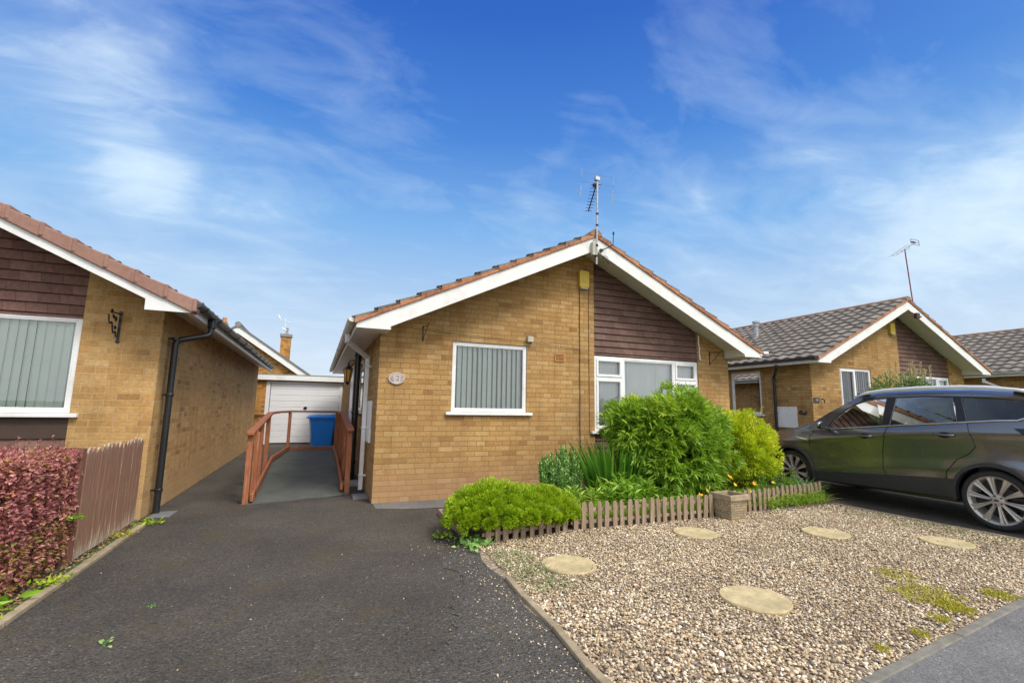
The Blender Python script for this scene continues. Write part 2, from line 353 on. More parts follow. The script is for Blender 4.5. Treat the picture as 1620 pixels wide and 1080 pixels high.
def obj(name, mb, mat, parent=None, label=None, cat=None, group=None, kind=None, smooth=False, bevel=0, at=None, local=False, solid=0, var=None, subsurf=0):
    """one mesh object; vertices given in world coordinates (or in the parent's when local)"""
    V = np.array(mb.v, dtype=float)
    off = Vector((0, 0, 0)) if (local or parent is None) else wl(parent)
    if parent is None and at is not None: off = Vector(at)
    V = V - np.array(off)
    me = bpy.data.meshes.new(name); me.from_pydata(V.tolist(), [], mb.f); me.update()
    if smooth: me.polygons.foreach_set('use_smooth', [True] * len(me.polygons))
    me.materials.append(M(mat))
    if var is not None:
        a = me.attributes.new('var', 'FLOAT', 'POINT'); a.data.foreach_set('value', np.asarray(var, dtype=np.float32))
    o = bpy.data.objects.new(name, me); COL.objects.link(o); o.parent = parent
    if parent is None and at is not None: o.location = off
    if solid: md = o.modifiers.new('s', 'SOLIDIFY'); md.thickness = solid; md.offset = 0
    if subsurf: md = o.modifiers.new('ss', 'SUBSURF'); md.levels = subsurf; md.render_levels = subsurf
    if bevel:
        md = o.modifiers.new('b', 'BEVEL'); md.width = bevel; md.segments = 2; md.limit_method = 'ANGLE'; md.angle_limit = .6
    return finish(o, label, cat, group, kind)
def thing(name, label, cat, loc=(0, 0, 0), rotz=0, group=None):
    o = bpy.data.objects.new(name, None); COL.objects.link(o); o.location = loc; o.rotation_euler = (0, 0, rotz); o.empty_display_size = .2
    return finish(o, label, cat, group, None)
def fastmesh(name, V, F, mat, var, parent=None, smooth=False, **kw):
    """V (n,3) world, F (m,k) numpy"""
    off = np.array(wl(parent)) if parent is not None else np.array(kw.get('at', (0, 0, 0)), float)
    me = bpy.data.meshes.new(name); n, k = F.shape
    me.vertices.add(len(V)); me.vertices.foreach_set('co', (V - off).astype(np.float32).ravel())
    me.loops.add(n * k); me.loops.foreach_set('vertex_index', F.astype(np.int32).ravel())
    me.polygons.add(n); me.polygons.foreach_set('loop_start', np.arange(0, n * k, k, dtype=np.int32))
    me.polygons.foreach_set('loop_total', np.full(n, k, dtype=np.int32))
    if smooth: me.polygons.foreach_set('use_smooth', np.ones(n, dtype=bool))
    me.update(calc_edges=True); me.validate()
    a = me.attributes.new('var', 'FLOAT', 'POINT'); a.data.foreach_set('value', var.astype(np.float32))
    me.materials.append(M(mat)); o = bpy.data.objects.new(name, me); COL.objects.link(o); o.parent = parent
    if parent is None: o.location = off
    return finish(o, kw.get('label'), kw.get('cat'), kw.get('group'), kw.get('kind'))
def unit(a): return a / (np.linalg.norm(a, axis=1, keepdims=True) + 1e-9)
def leaf_arrays(P, D, ln, wd, fold=.35, droop=.15):
    """6-vertex pointed leaf: base, two shoulders, mid rib, tip"""
    n = len(P); D = unit(D); r = unit(rng.normal(size=(n, 3))); S = unit(np.cross(D, r)); U = np.cross(S, D)
    U[U[:, 2] < 0] *= -1
    ln = np.broadcast_to(ln, (n,))[:, None]; wd = np.broadcast_to(wd, (n,))[:, None]
    base = P; mid = P + D * ln * .45 - U * wd * fold * .5
    l = P + D * ln * .4 + S * wd * .5 + U * wd * fold * .3; r_ = P + D * ln * .4 - S * wd * .5 + U * wd * fold * .3
    tip = P + D * ln - U * ln * droop
    V = np.stack([base, l, mid, r_, tip], 1).reshape(-1, 3); b = (np.arange(n) * 5)[:, None]
    F = np.concatenate([b + np.array([[0, 1, 2]]), b + np.array([[0, 2, 3]]), b + np.array([[1, 4, 2]]), b + np.array([[2, 4, 3]])], 0)
    return V, F
def leaves(name, P, D, ln, wd, mat, parent, var=None, **kw):
    V, F = leaf_arrays(P, D, ln, wd, kw.pop('fold', .35), kw.pop('droop', .15))
    if var is None: var = rng.random(len(P))
    return fastmesh(name, V, F, mat, np.repeat(np.clip(var, 0, 1), 5), parent, **kw)
def blades(name, P, D, ln, wd, mat, parent, seg=4, bend=.5, var=None, **kw):
    n = len(P); D = unit(D); hor = D.copy(); hor[:, 2] = 0; hor = unit(hor + rng.normal(scale=.05, size=(n, 3)) * [1, 1, 0])
    S = unit(np.cross(D, rng.normal(size=(n, 3)))); ln = np.broadcast_to(ln, (n,)); wd = np.broadcast_to(wd, (n,))
    rows = []
    for i in range(seg + 1):
        t = i / seg; c = P + D * (ln * t)[:, None] + hor * (ln * bend * t * t * .5)[:, None] - np.array([0, 0, 1]) * (ln * bend * t ** 3 * .4)[:, None]
        w = (wd * (.75 + .5 * t - 1.22 * t ** 3))[:, None] * .5 + .0004
        rows += [c - S * w, c + S * w]
    V = np.stack(rows, 1).reshape(-1, 3); k = 2 * (seg + 1); b = (np.arange(n) * k)[:, None]
    F = np.concatenate([b + np.array([[2 * i, 2 * i + 1, 2 * i + 3, 2 * i + 2]]) for i in range(seg)], 0)
    if var is None: var = rng.random(n)
    return fastmesh(name, V, F, mat, np.repeat(np.clip(var, 0, 1), k), parent, smooth=True, **kw)
def clump_points(c, rad, n, k, cr=.35, shell=.55, seed=0, zmin=None, full=False, ragged=0.):
    """leaf points on lumpy sub-clumps spread through an ellipsoid; returns points, outward dirs, clump ids"""
    g = np.random.default_rng(seed); c = np.array(c); rad = np.array(rad)
    d = unit(g.normal(size=(k, 3))); d[:, 2] = np.where(d[:, 2] < 0, d[:, 2] if full else -d[:, 2] * .9 - .15 * g.random(k), d[:, 2]); rr = (shell + (1 - shell) * g.random(k) ** .5) * (1 - cr * .7) * (1 + ragged * g.normal(size=k))
    cc = c + d * rr[:, None] * rad; idx = g.integers(0, k, n); q = unit(g.normal(size=(n, 3))); rs = .45 + .55 * g.random(n) ** .4
    sc = cr * rad.mean() * (.7 + .6 * g.random(k))
    P = cc[idx] + q * (rs * sc[idx])[:, None]; O = unit((P - c) / rad)
    if zmin is not None:
        ok = P[:, 2] > zmin; P, O, idx, q = P[ok], O[ok], idx[ok], q[ok]
    return P, unit(O + .8 * q), idx
def stems_mb(base, tops, r=.006, sag=.1):
    mb = MB()
    for tp in tops:
        b = Vector(base) + Vector((random.uniform(-.08, .08), random.uniform(-.08, .08), 0)); e = Vector(tp)
        m1 = b.lerp(e, .5) + Vector((random.uniform(-1, 1), random.uniform(-1, 1), .5)) * sag * .5
        mb.tube([b, m1, e], [r, r * .8, r * .4], 5)
    return mb

# ------------------------------------------------------------------ camera
CAM_H = 1.33
yaw, pit, rol, fpx = 3.89319579e-01, 1.40481452e-01, 1.60895061e-02, 7.40151187e+02
fwd = Vector((math.sin(yaw) * math.cos(pit), math.cos(yaw) * math.cos(pit), math.sin(pit)))
r0_ = Vector((math.cos(yaw), -math.sin(yaw), 0)); u0_ = r0_.cross(fwd)
rt = r0_ * math.cos(rol) + u0_ * math.sin(rol); up = -r0_ * math.sin(rol) + u0_ * math.cos(rol)
cam = bpy.data.cameras.new('camera'); co = bpy.data.objects.new('camera', cam); COL.objects.link(co); scene.camera = co
mw = Matrix((rt, up, -fwd)).transposed().to_4x4(); mw.translation = (0, 0, CAM_H); co.matrix_world = mw
cam.sensor_width = 36; cam.sensor_fit = 'HORIZONTAL'; cam.lens = 36 * fpx / 1620; cam.clip_end = 3000; cam.clip_start = .05
def ray(x, y): return (rt * ((x - 810) / fpx) + up * ((540 - y) / fpx) + fwd).normalized()
#SECTION_SKY
# ------------------------------------------------------------------ sky and light
SUN_EL, SUN_AZ = math.radians(50), math.radians(-64)     # direction towards the sun: behind and right of the camera
sd = Vector((math.cos(SUN_EL) * math.cos(SUN_AZ), math.cos(SUN_EL) * math.sin(SUN_AZ), math.sin(SUN_EL)))
w = bpy.data.worlds.new('World'); scene.world = w; w.use_nodes = True; t = w.node_tree; bg = t.nodes['Background']
tc = N(t, 'ShaderNodeTexCoord').outputs['Generated']; s = N(t, 'ShaderNodeSeparateXYZ'); L(t, tc, s.inputs[0])
sky = N(t, 'ShaderNodeTexSky'); sky.sky_type = 'NISHITA'; sky.sun_disc = False; sky.sun_elevation = SUN_EL
sky.sun_rotation = math.atan2(sd.x, sd.y); sky.air_density = 1.0; sky.dust_density = .6; sky.ozone_density = 2.5
nish = N(t, 'ShaderNodeVectorMath', operation='SCALE'); L(t, sky.outputs[0], nish.inputs[0]); nish.inputs['Scale'].default_value = .10
grad = ramp(t, [(0, (.64, .72, .82)), (.09, (.62, .73, .86)), (.20, (.45, .62, .84)), (.36, (.21, .45, .82)), (.52, (.065, .235, .68)), (.68, (.026, .13, .55)), (1, (.012, .07, .37))], s.outputs[2])
base = mixc(t, .12, grad.outputs[0], nish.outputs[0])
den = mth(t, 'ADD', mth(t, 'MAXIMUM', s.outputs[2], 0.0), .22)
cx = N(t, 'ShaderNodeCombineXYZ'); L(t, mth(t, 'DIVIDE', s.outputs[0], den), cx.inputs[0]); L(t, mth(t, 'DIVIDE', s.outputs[1], den), cx.inputs[1])
mp = N(t, 'ShaderNodeMapping'); mp.inputs['Rotation'].default_value = (0, 0, .75); mp.inputs['Scale'].default_value = (1.0, 1.7, 1); L(t, cx.outputs[0], mp.inputs[0])
nA = noise(t, 1.5, 9, .56, mp.outputs[0], .9); nB = noise(t, 4.2, 8, .60, mp.outputs[0], .7)
wisp = mth(t, 'ADD', mth(t, 'MULTIPLY', nA.outputs['Fac'], .62), mth(t, 'MULTIPLY', nB.outputs['Fac'], .38))
def blob(x, y, sharp, amt):
    d = ray(x, y); dp = N(t, 'ShaderNodeVectorMath', operation='DOT_PRODUCT'); L(t, tc, dp.inputs[0]); dp.inputs[1].default_value = d
    return mth(t, 'MULTIPLY', mth(t, 'POWER', mth(t, 'MAXIMUM', dp.outputs['Value'], 0), sharp), amt)
acc = None
for bl in ((235, 300, 300, .29), (170, 180, 260, .13), (50, 20, 150, .10), (1600, 300, 140, .29), (1440, 400, 230, .23), (1260, 240, 220, .12), (1430, 60, 60, -.05), (420, 350, 300, .09), (20, 220, 60, -.06), (640, 120, 80, .04), (820, 60, 25, -.12), (1100, 110, 60, -.03), (1560, 60, 120, -.05), (700, 420, 60, -.06)):
    q = blob(*bl); acc = q if acc is None else mth(t, 'ADD', acc, q)
dq = N(t, 'ShaderNodeVectorMath', operation='DOT_PRODUCT'); L(t, tc, dq.inputs[0]); dq.inputs[1].default_value = Vector((-.78, .32, .54)).normalized()
acc = mth(t, 'ADD', acc, mth(t, 'MULTIPLY', mth(t, 'POWER', mth(t, 'MAXIMUM', dq.outputs['Value'], 0), 11), .30))  # added out-of-frame cloud that greys the blue reflections in the car windows
cl = mth(t, 'ADD', wisp, acc)
cr_ = ramp(t, [(.43, (0, 0, 0)), (.60, (.20, .20, .20)), (.76, (.60, .60, .60)), (.95, (.90, .90, .90))], cl)
skyc = mixc(t, cr_.outputs[0], base, (.74, .88, .98))
# added unseen bright haze around the sun, a soft light source behind the camera
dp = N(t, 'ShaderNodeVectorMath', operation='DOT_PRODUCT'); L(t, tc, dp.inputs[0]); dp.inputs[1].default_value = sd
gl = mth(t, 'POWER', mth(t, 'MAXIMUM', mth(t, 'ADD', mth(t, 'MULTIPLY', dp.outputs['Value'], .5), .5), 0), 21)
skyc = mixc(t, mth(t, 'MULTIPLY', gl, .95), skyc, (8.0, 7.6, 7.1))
# unseen white cloud added behind the camera for neutral soft fill light
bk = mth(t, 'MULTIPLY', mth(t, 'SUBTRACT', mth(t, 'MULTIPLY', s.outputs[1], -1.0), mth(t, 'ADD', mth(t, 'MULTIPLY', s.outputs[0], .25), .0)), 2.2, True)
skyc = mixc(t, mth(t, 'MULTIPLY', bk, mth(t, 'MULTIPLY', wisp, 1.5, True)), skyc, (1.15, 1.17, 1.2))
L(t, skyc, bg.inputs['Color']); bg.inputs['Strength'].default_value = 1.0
sl = bpy.data.lights.new('sun', 'SUN'); sl.energy = 2.3; sl.angle = math.radians(14); sl.color = (1, .95, .87)
so = bpy.data.objects.new('sun', sl); COL.objects.link(so); so.rotation_euler = sd.to_track_quat('Z', 'Y').to_euler()
scene.view_settings.view_transform = 'Standard'; scene.view_settings.look = 'None'; scene.view_settings.exposure = .16; scene.view_settings.gamma = 1
#SECTION_SETTING
# ------------------------------------------------------------------ ground
def sheet(name, pts, z, mat, dens=None):
    mb = MB(); mb.add([(p[0], p[1], z if len(p) < 3 else p[2]) for p in pts], [tuple(range(len(pts)))]); return obj(name, mb, mat, kind='structure')
simple('far_grass', (.07, .10, .03), .95, .4, 2, bmp=.5, bscale=30)
g = MB()
xs = [-900, -60, -20, 9.3, 10.9, 60, 900]; ys = [-900, -40, 60, 900]
def gz_(x): return -.012 if x < 9.4 else (.13 if x < 30 else .13)
g.grid([[(x, y, gz_(x)) for x in xs] for y in ys]); g.f = [tuple(reversed(f)) for f in g.f]; obj('ground', g, 'far_grass', kind='structure')
# left driveway: slightly irregular edge on the gravel side
edge = [(1.50, 5.95), (1.47, 5.2), (1.36, 4.72), (1.50, 4.35), (1.42, 4.0), (1.47, 3.55), (1.40, 3.1), (1.43, 2.7), (1.37, 2.25), (1.38, 1.62)]
dr = [(-1.785, 18.2), (-1.785, 6.72), (-1.62, 6.5), (-1.62, 1.3)] + [(1.38, 1.52)] + [e for e in reversed(edge)][1:] + [(1.50, 5.98), (2.75, 5.98), (2.75, 18.2)]
sheet('driveway', dr, 0, 'driveway_tarmac')
sheet('apron', [(.79, 6.50), (1.2, 6.36), (1.9, 6.30), (2.74, 6.32), (2.74, 6.868), (.79, 6.868)], .005, 'path_tarmac')
# looser paler tarmac strip along the gravel edging
st = [(1.36, 4.5), (1.08, 4.1), (1.12, 3.6), (.86, 3.0), (.52, 2.5), (.30, 1.9), (.25, 1.32), (1.36, 1.5)] + [(e[0] - .012, e[1]) for e in reversed(edge[3:-1])]
st2 = []
for a, b_ in zip(st, st[1:] + st[:1]):
    L_ = math.hypot(b_[0] - a[0], b_[1] - a[1]); m_ = max(1, int(L_ / .05)) if a[0] < 1.3 or b_[0] < 1.3 else 1
    for q in range(m_):
        x_, y_ = a[0] + (b_[0] - a[0]) * q / m_, a[1] + (b_[1] - a[1]) * q / m_
        if q: x_ += random.gauss(0, .018) + .05 * math.sin(y_ * 7); y_ += random.gauss(0, .015)
        st2.append((x_, y_))
tri_ = tessellate_polygon([[Vector((x_, y_, 0)) for x_, y_ in st2]]); obj('driveway_edge', MB().add([(x_, y_, .004) for x_, y_ in st2], [tuple(q) if True else q for q in tri_]), 'edge_tarmac', kind='structure')
sheet('right_driveway', [(7.08, 1.9), (7.12, 4.75), (7.42, 6.0), (7.42, 20), (11.0, 20), (11.0, 7.4), (10.2, 1.9)], .0, 'driveway_tarmac')
sheet('footpath', [(-9, -.35), (-9, .8), (.0, 1.27), (1.38, 1.49), (2.62, 1.645), (4.85, 1.90), (7.2, 2.2), (22, 4.1), (22, 2.4)], .006, 'path_tarmac')
sheet('road', [(-60, -9), (-60, -3.2), (-9, -.6), (22, 2.1), (60, 5), (60, -9)], -.004, 'driveway_tarmac')
sheet('gravel_bed', [(1.38, 1.5), (2.62, 1.65), (4.85, 1.90), (7.12, 2.2), (7.12, 4.9), (1.45, 4.75), (1.36, 2.2)], .003, 'gravel_base')
# planting bed, gently mounded
P = []
for j in range(14):
    y = 4.62 + (6.868 - 4.62) * j / 13; xs0 = 1.50 if y < 5.95 else 2.76; P.append([(xs0 + (7.35 - xs0) * i / 30, y, .012 + .07 * math.sin(PI * min(1, j / 9) * .5) + rng.normal() * .008) for i in range(31)])
Pa, Pb = P[:8], P[7:]; Pb[0] = [(2.76 + 4.59 * i / 30, 5.9, .07) for i in range(31)]; mbb = MB().grid(Pa); mbb.grid(Pb); obj('planting_bed', mbb, 'soil', kind='structure', smooth=True)
P = [[(-8.3 + 6.52 * i / 20, y, .0 + rng.normal() * .008) for i in range(21)] for y in np.linspace(1.2, 6.72, 24)]
obj('verge_soil', MB().grid(P), 'soil', kind='structure', smooth=True)
# edgings
mb = MB(); pts = [(-1.64, y + .0) for y in np.linspace(1.3, 6.45, 7)]
for i, (a, b_) in enumerate(zip(pts[:-1], pts[1:])):
    mb.box(-1.685 + random.uniform(-.006, .006), -1.625 + random.uniform(-.004, .004), a[1] + .004, b_[1] - .004, -.05, .026 + random.uniform(-.004, .006))
obj('kerb_edging', mb, 'edging_concrete', label='thin sandy concrete edging strip along the driveway beside the red hedge', cat='edging', bevel=.008)
mb = MB(); pl = [(1.36, 1.60), (1.385, 2.25), (1.43, 2.72), (1.44, 3.2), (1.47, 3.6)]
for a, b_ in zip(pl[:-1], pl[1:]): mb.beam((a[0], a[1], .0), (b_[0], b_[1] - .006, .005), .05, .055)
obj('gravel_edging', mb, 'edging_concrete', label='narrow weathered edging strip between the tarmac driveway and gravel', cat='edging', bevel=.008)
mb = MB(); pl = [(1.37, 1.52), (2.62, 1.668), (3.7, 1.79), (4.85, 1.925), (6.0, 2.06), (7.1, 2.2)]
for a, b_ in zip(pl[:-1], pl[1:]): mb.beam((a[0], a[1], -.018), (b_[0] - .006, b_[1], -.018), .06, .06)
obj('path_edging', mb, 'old_concrete', label='flat concrete edging between the gravel and grey footpath', cat='edging', bevel=.008)
mb = MB(); pl = [(7.09, 2.25), (7.10, 3.3), (7.10, 4.2), (7.12, 4.9)]
for a, b_ in zip(pl[:-1], pl[1:]): mb.beam((a[0], a[1], .0), (b_[0], b_[1] - .006, .0), .045, .05)
obj('car_drive_edging', mb, 'edging_concrete', label='thin edging strip between the gravel and the driveway under the car', cat='edging', bevel=.008)
mb = MB(); mb.beam((1.50, 4.95, .03), (1.475, 5.50, .03), .035, .07); mb.beam((1.475, 5.50, .03), (1.50, 5.93, .03), .035, .07); mb.beam((1.49, 5.95, .03), (2.75, 5.95, .03), .035, .07)
obj('bed_edging', mb, 'grey_picket', label='low timber edging board at driveway end of the planting bed', cat='edging', bevel=.004)
#SECTION_PEBBLES
# ------------------------------------------------------------------ pebbles
def ico(sub):
    import bmesh
    bm = bmesh.new(); bmesh.ops.create_icosphere(bm, subdivisions=sub, radius=1)
    v = np.array([x.co[:] for x in bm.verts]); f = np.array([[q.index for q in x.verts] for x in bm.faces]); bm.free(); return v, f
def pebbles(P, size, sub, zc=.3):
    v0, f0 = ico(sub); n = len(P); k = len(v0)
    A = rng.normal(size=(n, 3, 3)); Q, _ = np.linalg.qr(A); sc = np.stack([size * (.85 + .5 * rng.random(n)), size * (.7 + .3 * rng.random(n)), size * (.45 + .25 * rng.random(n))], 1)
    # mostly flat-lying: rotate about z only, with a small tilt
    a = rng.random(n) * 2 * PI; tx = rng.normal(scale=.35, size=n); ty = rng.normal(scale=.35, size=n)
    v = v0[None] * sc[:, None, :] * .5 * (1 + .12 * rng.normal(size=(n, k, 1)))
    def rot(v, a, i, j):
        c, s = np.cos(a)[:, None], np.sin(a)[:, None]; o = v.copy(); o[:, :, i] = c * v[:, :, i] - s * v[:, :, j]; o[:, :, j] = s * v[:, :, i] + c * v[:, :, j]; return o
    v = rot(v, tx, 1, 2); v = rot(v, ty, 0, 2); v = rot(v, a, 0, 1)
    V = (v + P[:, None, :]).reshape(-1, 3); F = (f0[None] + (np.arange(n) * k)[:, None, None]).reshape(-1, 3)
    var = rng.random(n); return V, F, np.repeat(var, k)
STONES = [(2.065, 3.683, .235), (2.953, 2.596, .235), (3.873, 4.134, .23), (5.263, 3.658, .23), (6.125, 2.979, .22)]
def gravel_field(n):
    x = 1.36 + rng.random(n) * 5.8; y = 1.5 + rng.random(n) * 3.4
    lo = 1.5 + (x - 1.37) * .118 + .05; left = np.interp(y, [1.6, 2.25, 3.2, 3.6, 4.2, 4.7], [1.39, 1.41, 1.47, 1.49, 1.52, 1.48])
    hi = np.interp(x, [1.4, 1.6, 2.65, 4.7, 7.13], [4.5, 4.56, 4.70, 4.70, 4.93])
    ok = (y > lo) & (y < hi) & (x > left) & (x < 7.07)
    for sx, sy, sr in STONES: ok &= (x - sx) ** 2 + (y - sy) ** 2 > (sr + .004 - .05 * (rng.random(n) > .93)) ** 2
    return x[ok], y[ok]
x, y = gravel_field(150000); d = np.hypot(x, y); near = d < 3.4
parts = []
for msk, sub, keep in ((near, 2, .52), (~near, 1, .52)):
    xs_, ys_ = x[msk], y[msk]; kk = rng.random(len(xs_)) < keep; xs_, ys_ = xs_[kk], ys_[kk]; n = len(xs_)
    sz = .011 + .013 * rng.random(n) ** 1.8 + .012 * rng.random(n) ** 14; z = .006 + rng.random(n) * .014
    parts.append(pebbles(np.stack([xs_, ys_, z], 1), sz, sub))
V = np.concatenate([parts[0][0], parts[1][0]]); F = np.concatenate([parts[0][1], parts[1][1] + len(parts[0][0])]); va = np.concatenate([parts[0][2], parts[1][2]])
fastmesh('gravel_pebbles', V, F, 'pebbles', va, smooth=True, kind='stuff', label='pale buff and grey rounded pebbles covering the front garden', cat='gravel')
# strays on the tarmac
n = 420; y = 1.5 + rng.random(n) ** 1.2 * 3.3; x = np.interp(y, [1.5, 3, 5], [1.36, 1.42, 1.4]) - rng.exponential(.16, n) - .03; x = np.concatenate([x, -1.5 + 2.9 * rng.random(45)]); y = np.concatenate([y, 2 + rng.random(45) ** 1.5 * 5]); n = len(x)
zz = np.full(n, .006); xs2, ys2 = [], []
for sx, sy, sr in STONES:
    k_ = int(5 + 5 * rng.random()); a_ = rng.random(k_) * 2 * PI; r2 = sr * (.35 + .6 * rng.random(k_)); xs2 += list(sx + r2 * np.cos(a_)); ys2 += list(sy + r2 * np.sin(a_))
x = np.concatenate([x, xs2]); y = np.concatenate([y, ys2]); zz = np.concatenate([zz, np.full(len(xs2), .038)]); n = len(x)
V, F, va = pebbles(np.stack([x, y, zz], 1), .007 + .009 * rng.random(n) ** 2, 1)
fastmesh('stray_pebbles', V, F, 'pebbles', va, smooth=True, kind='stuff', label='loose pebbles scattered over the dark tarmac driveway', cat='gravel')
ST_LAB = ['round buff stepping stone nearest the driveway and clipped lime bush', 'largest and nearest round buff stepping stone in the open gravel', 'round buff stepping stone in front of the picket fence by the square planter', 'round buff stepping stone right of the planter, between planter and car', 'round buff stepping stone closest to the rear wheel of the car']
for i, (sx, sy, sr) in enumerate(STONES):
    prof = [(sr * .98, -.02), (sr, .022), (sr * .975, .032), (.001, .033)]
    mb = MB(); nn = 40
    v = []; f = []
    for (r_, z_) in prof:
        for k in range(nn):
            a = 2 * PI * k / nn; w_ = 1 + .012 * math.sin(3 * a + i) + .008 * math.sin(7 * a)
            v.append((sx + r_ * w_ * math.cos(a), sy + r_ * w_ * math.sin(a), z_))
    for q in range(len(prof) - 1):
        for k in range(nn): f.append((q * nn + k, q * nn + (k + 1) % nn, (q + 1) * nn + (k + 1) % nn, (q + 1) * nn + k))
    mb.add(v, f)
    obj('stepping_stone', mb, 'stepping_stone', at=(sx, sy, 0), label=ST_LAB[i], cat='stepping stone', group='round stepping stones in the gravel', smooth=False)
#SECTION_HOUSES
# ------------------------------------------------------------------ bungalows
PITCH = .475
def wall_mesh(a0, a1, topf, holes, plane, axis, z0, breaks=(), depth=.09, inward=1):
    """vertical wall in plane axis=const with rectangular holes [(a,b,z0,z1)]; reveals go inward"""
    mb = MB(); cuts = sorted(set([a0, a1] + [h[0] for h in holes] + [h[1] for h in holes] + [b for b in breaks if a0 < b < a1]))
    def P(a, z, o=0): return (a, plane + o * inward, z) if axis == 'y' else (plane + o * inward, a, z)
    for l, r in zip(cuts[:-1], cuts[1:]):
        hs = sorted([h for h in holes if h[0] <= l + 1e-6 and h[1] >= r - 1e-6], key=lambda h: h[2]); zl = zr = z0
        for h in hs:
            mb.quad(P(l, zl), P(r, zr), P(r, h[2]), P(l, h[2])); zl = zr = h[3]
        mb.quad(P(l, zl), P(r, zr), P(r, topf(r)), P(l, topf(l)))
    for h in holes:
        a, b, c, d = h
        mb.quad(P(a, c), P(a, d), P(a, d, depth), P(a, c, depth)); mb.quad(P(b, c), P(b, c, depth), P(b, d, depth), P(b, d))
        mb.quad(P(a, d), P(b, d), P(b, d, depth), P(a, d, depth)); mb.quad(P(a, c), P(a, c, depth), P(b, c, depth), P(b, c))
    return mb
def window(parent, name, a0, a1, z0, z1, plane, axis, inward, panes, blind=None, sill=True, lights=(), frame_mat='white_upvc', slat_gap=.086, slat_ang=.9, recess=.02, glass_mat='window_glass', label=None):
    """panes: list of (a0,a1,z0,z1,opening?) in wall coordinates"""
    def bx(mb, a, b, o0, o1, c, d):
        lo, hi = sorted((plane + o0 * inward, plane + o1 * inward))
        return mb.box(a, b, lo, hi, c, d) if axis == 'y' else mb.box(lo, hi, a, b, c, d)
    F = .045; mb = MB()
    bx(mb, a0, a0 + F, recess, recess + .06, z0, z1); bx(mb, a1 - F, a1, recess, recess + .06, z0, z1)
    bx(mb, a0 + F, a1 - F, recess, recess + .06, z1 - F, z1); bx(mb, a0 + F, a1 - F, recess, recess + .06, z0, z0 + F)
    for (b0, b1, c0, c1) in lights: bx(mb, b0, b1, recess + .001, recess + .059, c0, c1)
    w_ = obj(name, mb, frame_mat, parent, bevel=.005, label=label)
    for (p0, p1, q0, q1, op) in panes:
        if op:
            mb = MB(); S = .042; o0 = recess - .012
            bx(mb, p0, p0 + S, o0, recess + .03, q0, q1); bx(mb, p1 - S, p1, o0, recess + .03, q0, q1)
            bx(mb, p0 + S, p1 - S, o0, recess + .03, q1 - S, q1); bx(mb, p0 + S, p1 - S, o0, recess + .03, q0, q0 + S)
            obj('sash', mb, frame_mat, w_, bevel=.006); p0 += S; p1 -= S; q0 += S; q1 -= S
        else:
            mb = MB(); S = .016; o0 = recess + .006   # glazing bead
            bx(mb, p0, p0 + S, o0, recess + .03, q0, q1); bx(mb, p1 - S, p1, o0, recess + .03, q0, q1)
            bx(mb, p0 + S, p1 - S, o0, recess + .03, q1 - S, q1); bx(mb, p0 + S, p1 - S, o0, recess + .03, q0, q0 + S)
            obj('glazing_bead', mb, frame_mat, w_); p0 += S; p1 -= S; q0 += S; q1 -= S
        mb = MB(); o = recess + .028
        pl_ = plane + o * inward
        if axis == 'y': mb.quad((p0, pl_, q0), (p1, pl_, q0), (p1, pl_, q1), (p0, pl_, q1))
        else: mb.quad((pl_, p0, q0), (pl_, p1, q0), (pl_, p1, q1), (pl_, p0, q1))
        obj('pane', mb, glass_mat, w_)
    if blind:
        mb = MB(); a = a0 + .06; bw = .089; ca = math.cos(slat_ang) * bw / 2; sa = math.sin(slat_ang) * bw / 2; o = recess + .095
        while a < a1 - .04:
            j = random.uniform(-.12, .12); ca_ = math.cos(slat_ang + j) * bw / 2; sa_ = math.sin(slat_ang + j) * bw / 2
            A = (a - ca_, plane + (o - sa_) * inward); B = (a + ca_, plane + (o + sa_) * inward)
            if axis == 'x': A = (A[1], A[0]); B = (B[1], B[0])
            mb.quad((*A, z0 + .03), (*B, z0 + .03), (*B, z1 - .01), (*A, z1 - .01)); a += slat_gap
        bx(mb, a0 + .03, a1 - .03, o - .02, o + .02, z1 - .05, z1 - .012)
        obj('vertical_blind', mb, blind, w_)
    if sill:
        mb = MB(); bx(mb, a0 - .085, a1 + .085, -.055, recess + .05, z0 - .045, z0 - .003); obj('sill', mb, frame_mat, w_, bevel=.006)
    return w_
def tiled_slope(xe, xr, ze, zr, y0, y1, gauge_n=13, tw=.30, flip=False):
    """interlocking tiles with a broad roll, from eave (xe,ze) up to ridge (xr,zr)"""
    mb = MB(); var = []; ns = 7; nt_ = max(1, round((y1 - y0) / tw)); tw = (y1 - y0) / nt_
    nx = Vector((-(zr - ze), 0, xr - xe)).normalized()
    if nx.z < 0: nx = -nx
    prof = [.0, .002, .012, .030, .036, .030, .012]
    for c in range(gauge_n):
        f0, f1 = c / gauge_n, (c + 1) / gauge_n + .012
        for k in range(nt_):
            vr = random.random(); jl = random.uniform(-.004, .004)
            ya = y0 + k * tw; rows = []
            for (f, lift) in ((f0, -.008), (f0, .040), (f0 + .4 / gauge_n, .026), (f1, .002)):
                row = []
                for j in range(ns + 1):
                    h = prof[j % ns] if j < ns else 0.0
                    px_ = xe + (xr - xe) * f; pz = ze + (zr - ze) * f; o = lift + (h if lift > 0 else h * .6) + jl
                    row.append((px_ + nx.x * o, ya + tw * j / ns, pz + nx.z * o))
                rows.append(row)
            n0 = len(mb.v); mb.grid(rows); var += [vr] * (len(mb.v) - n0)
    return mb, var
HG = 'matching buff brick bungalows in a row'
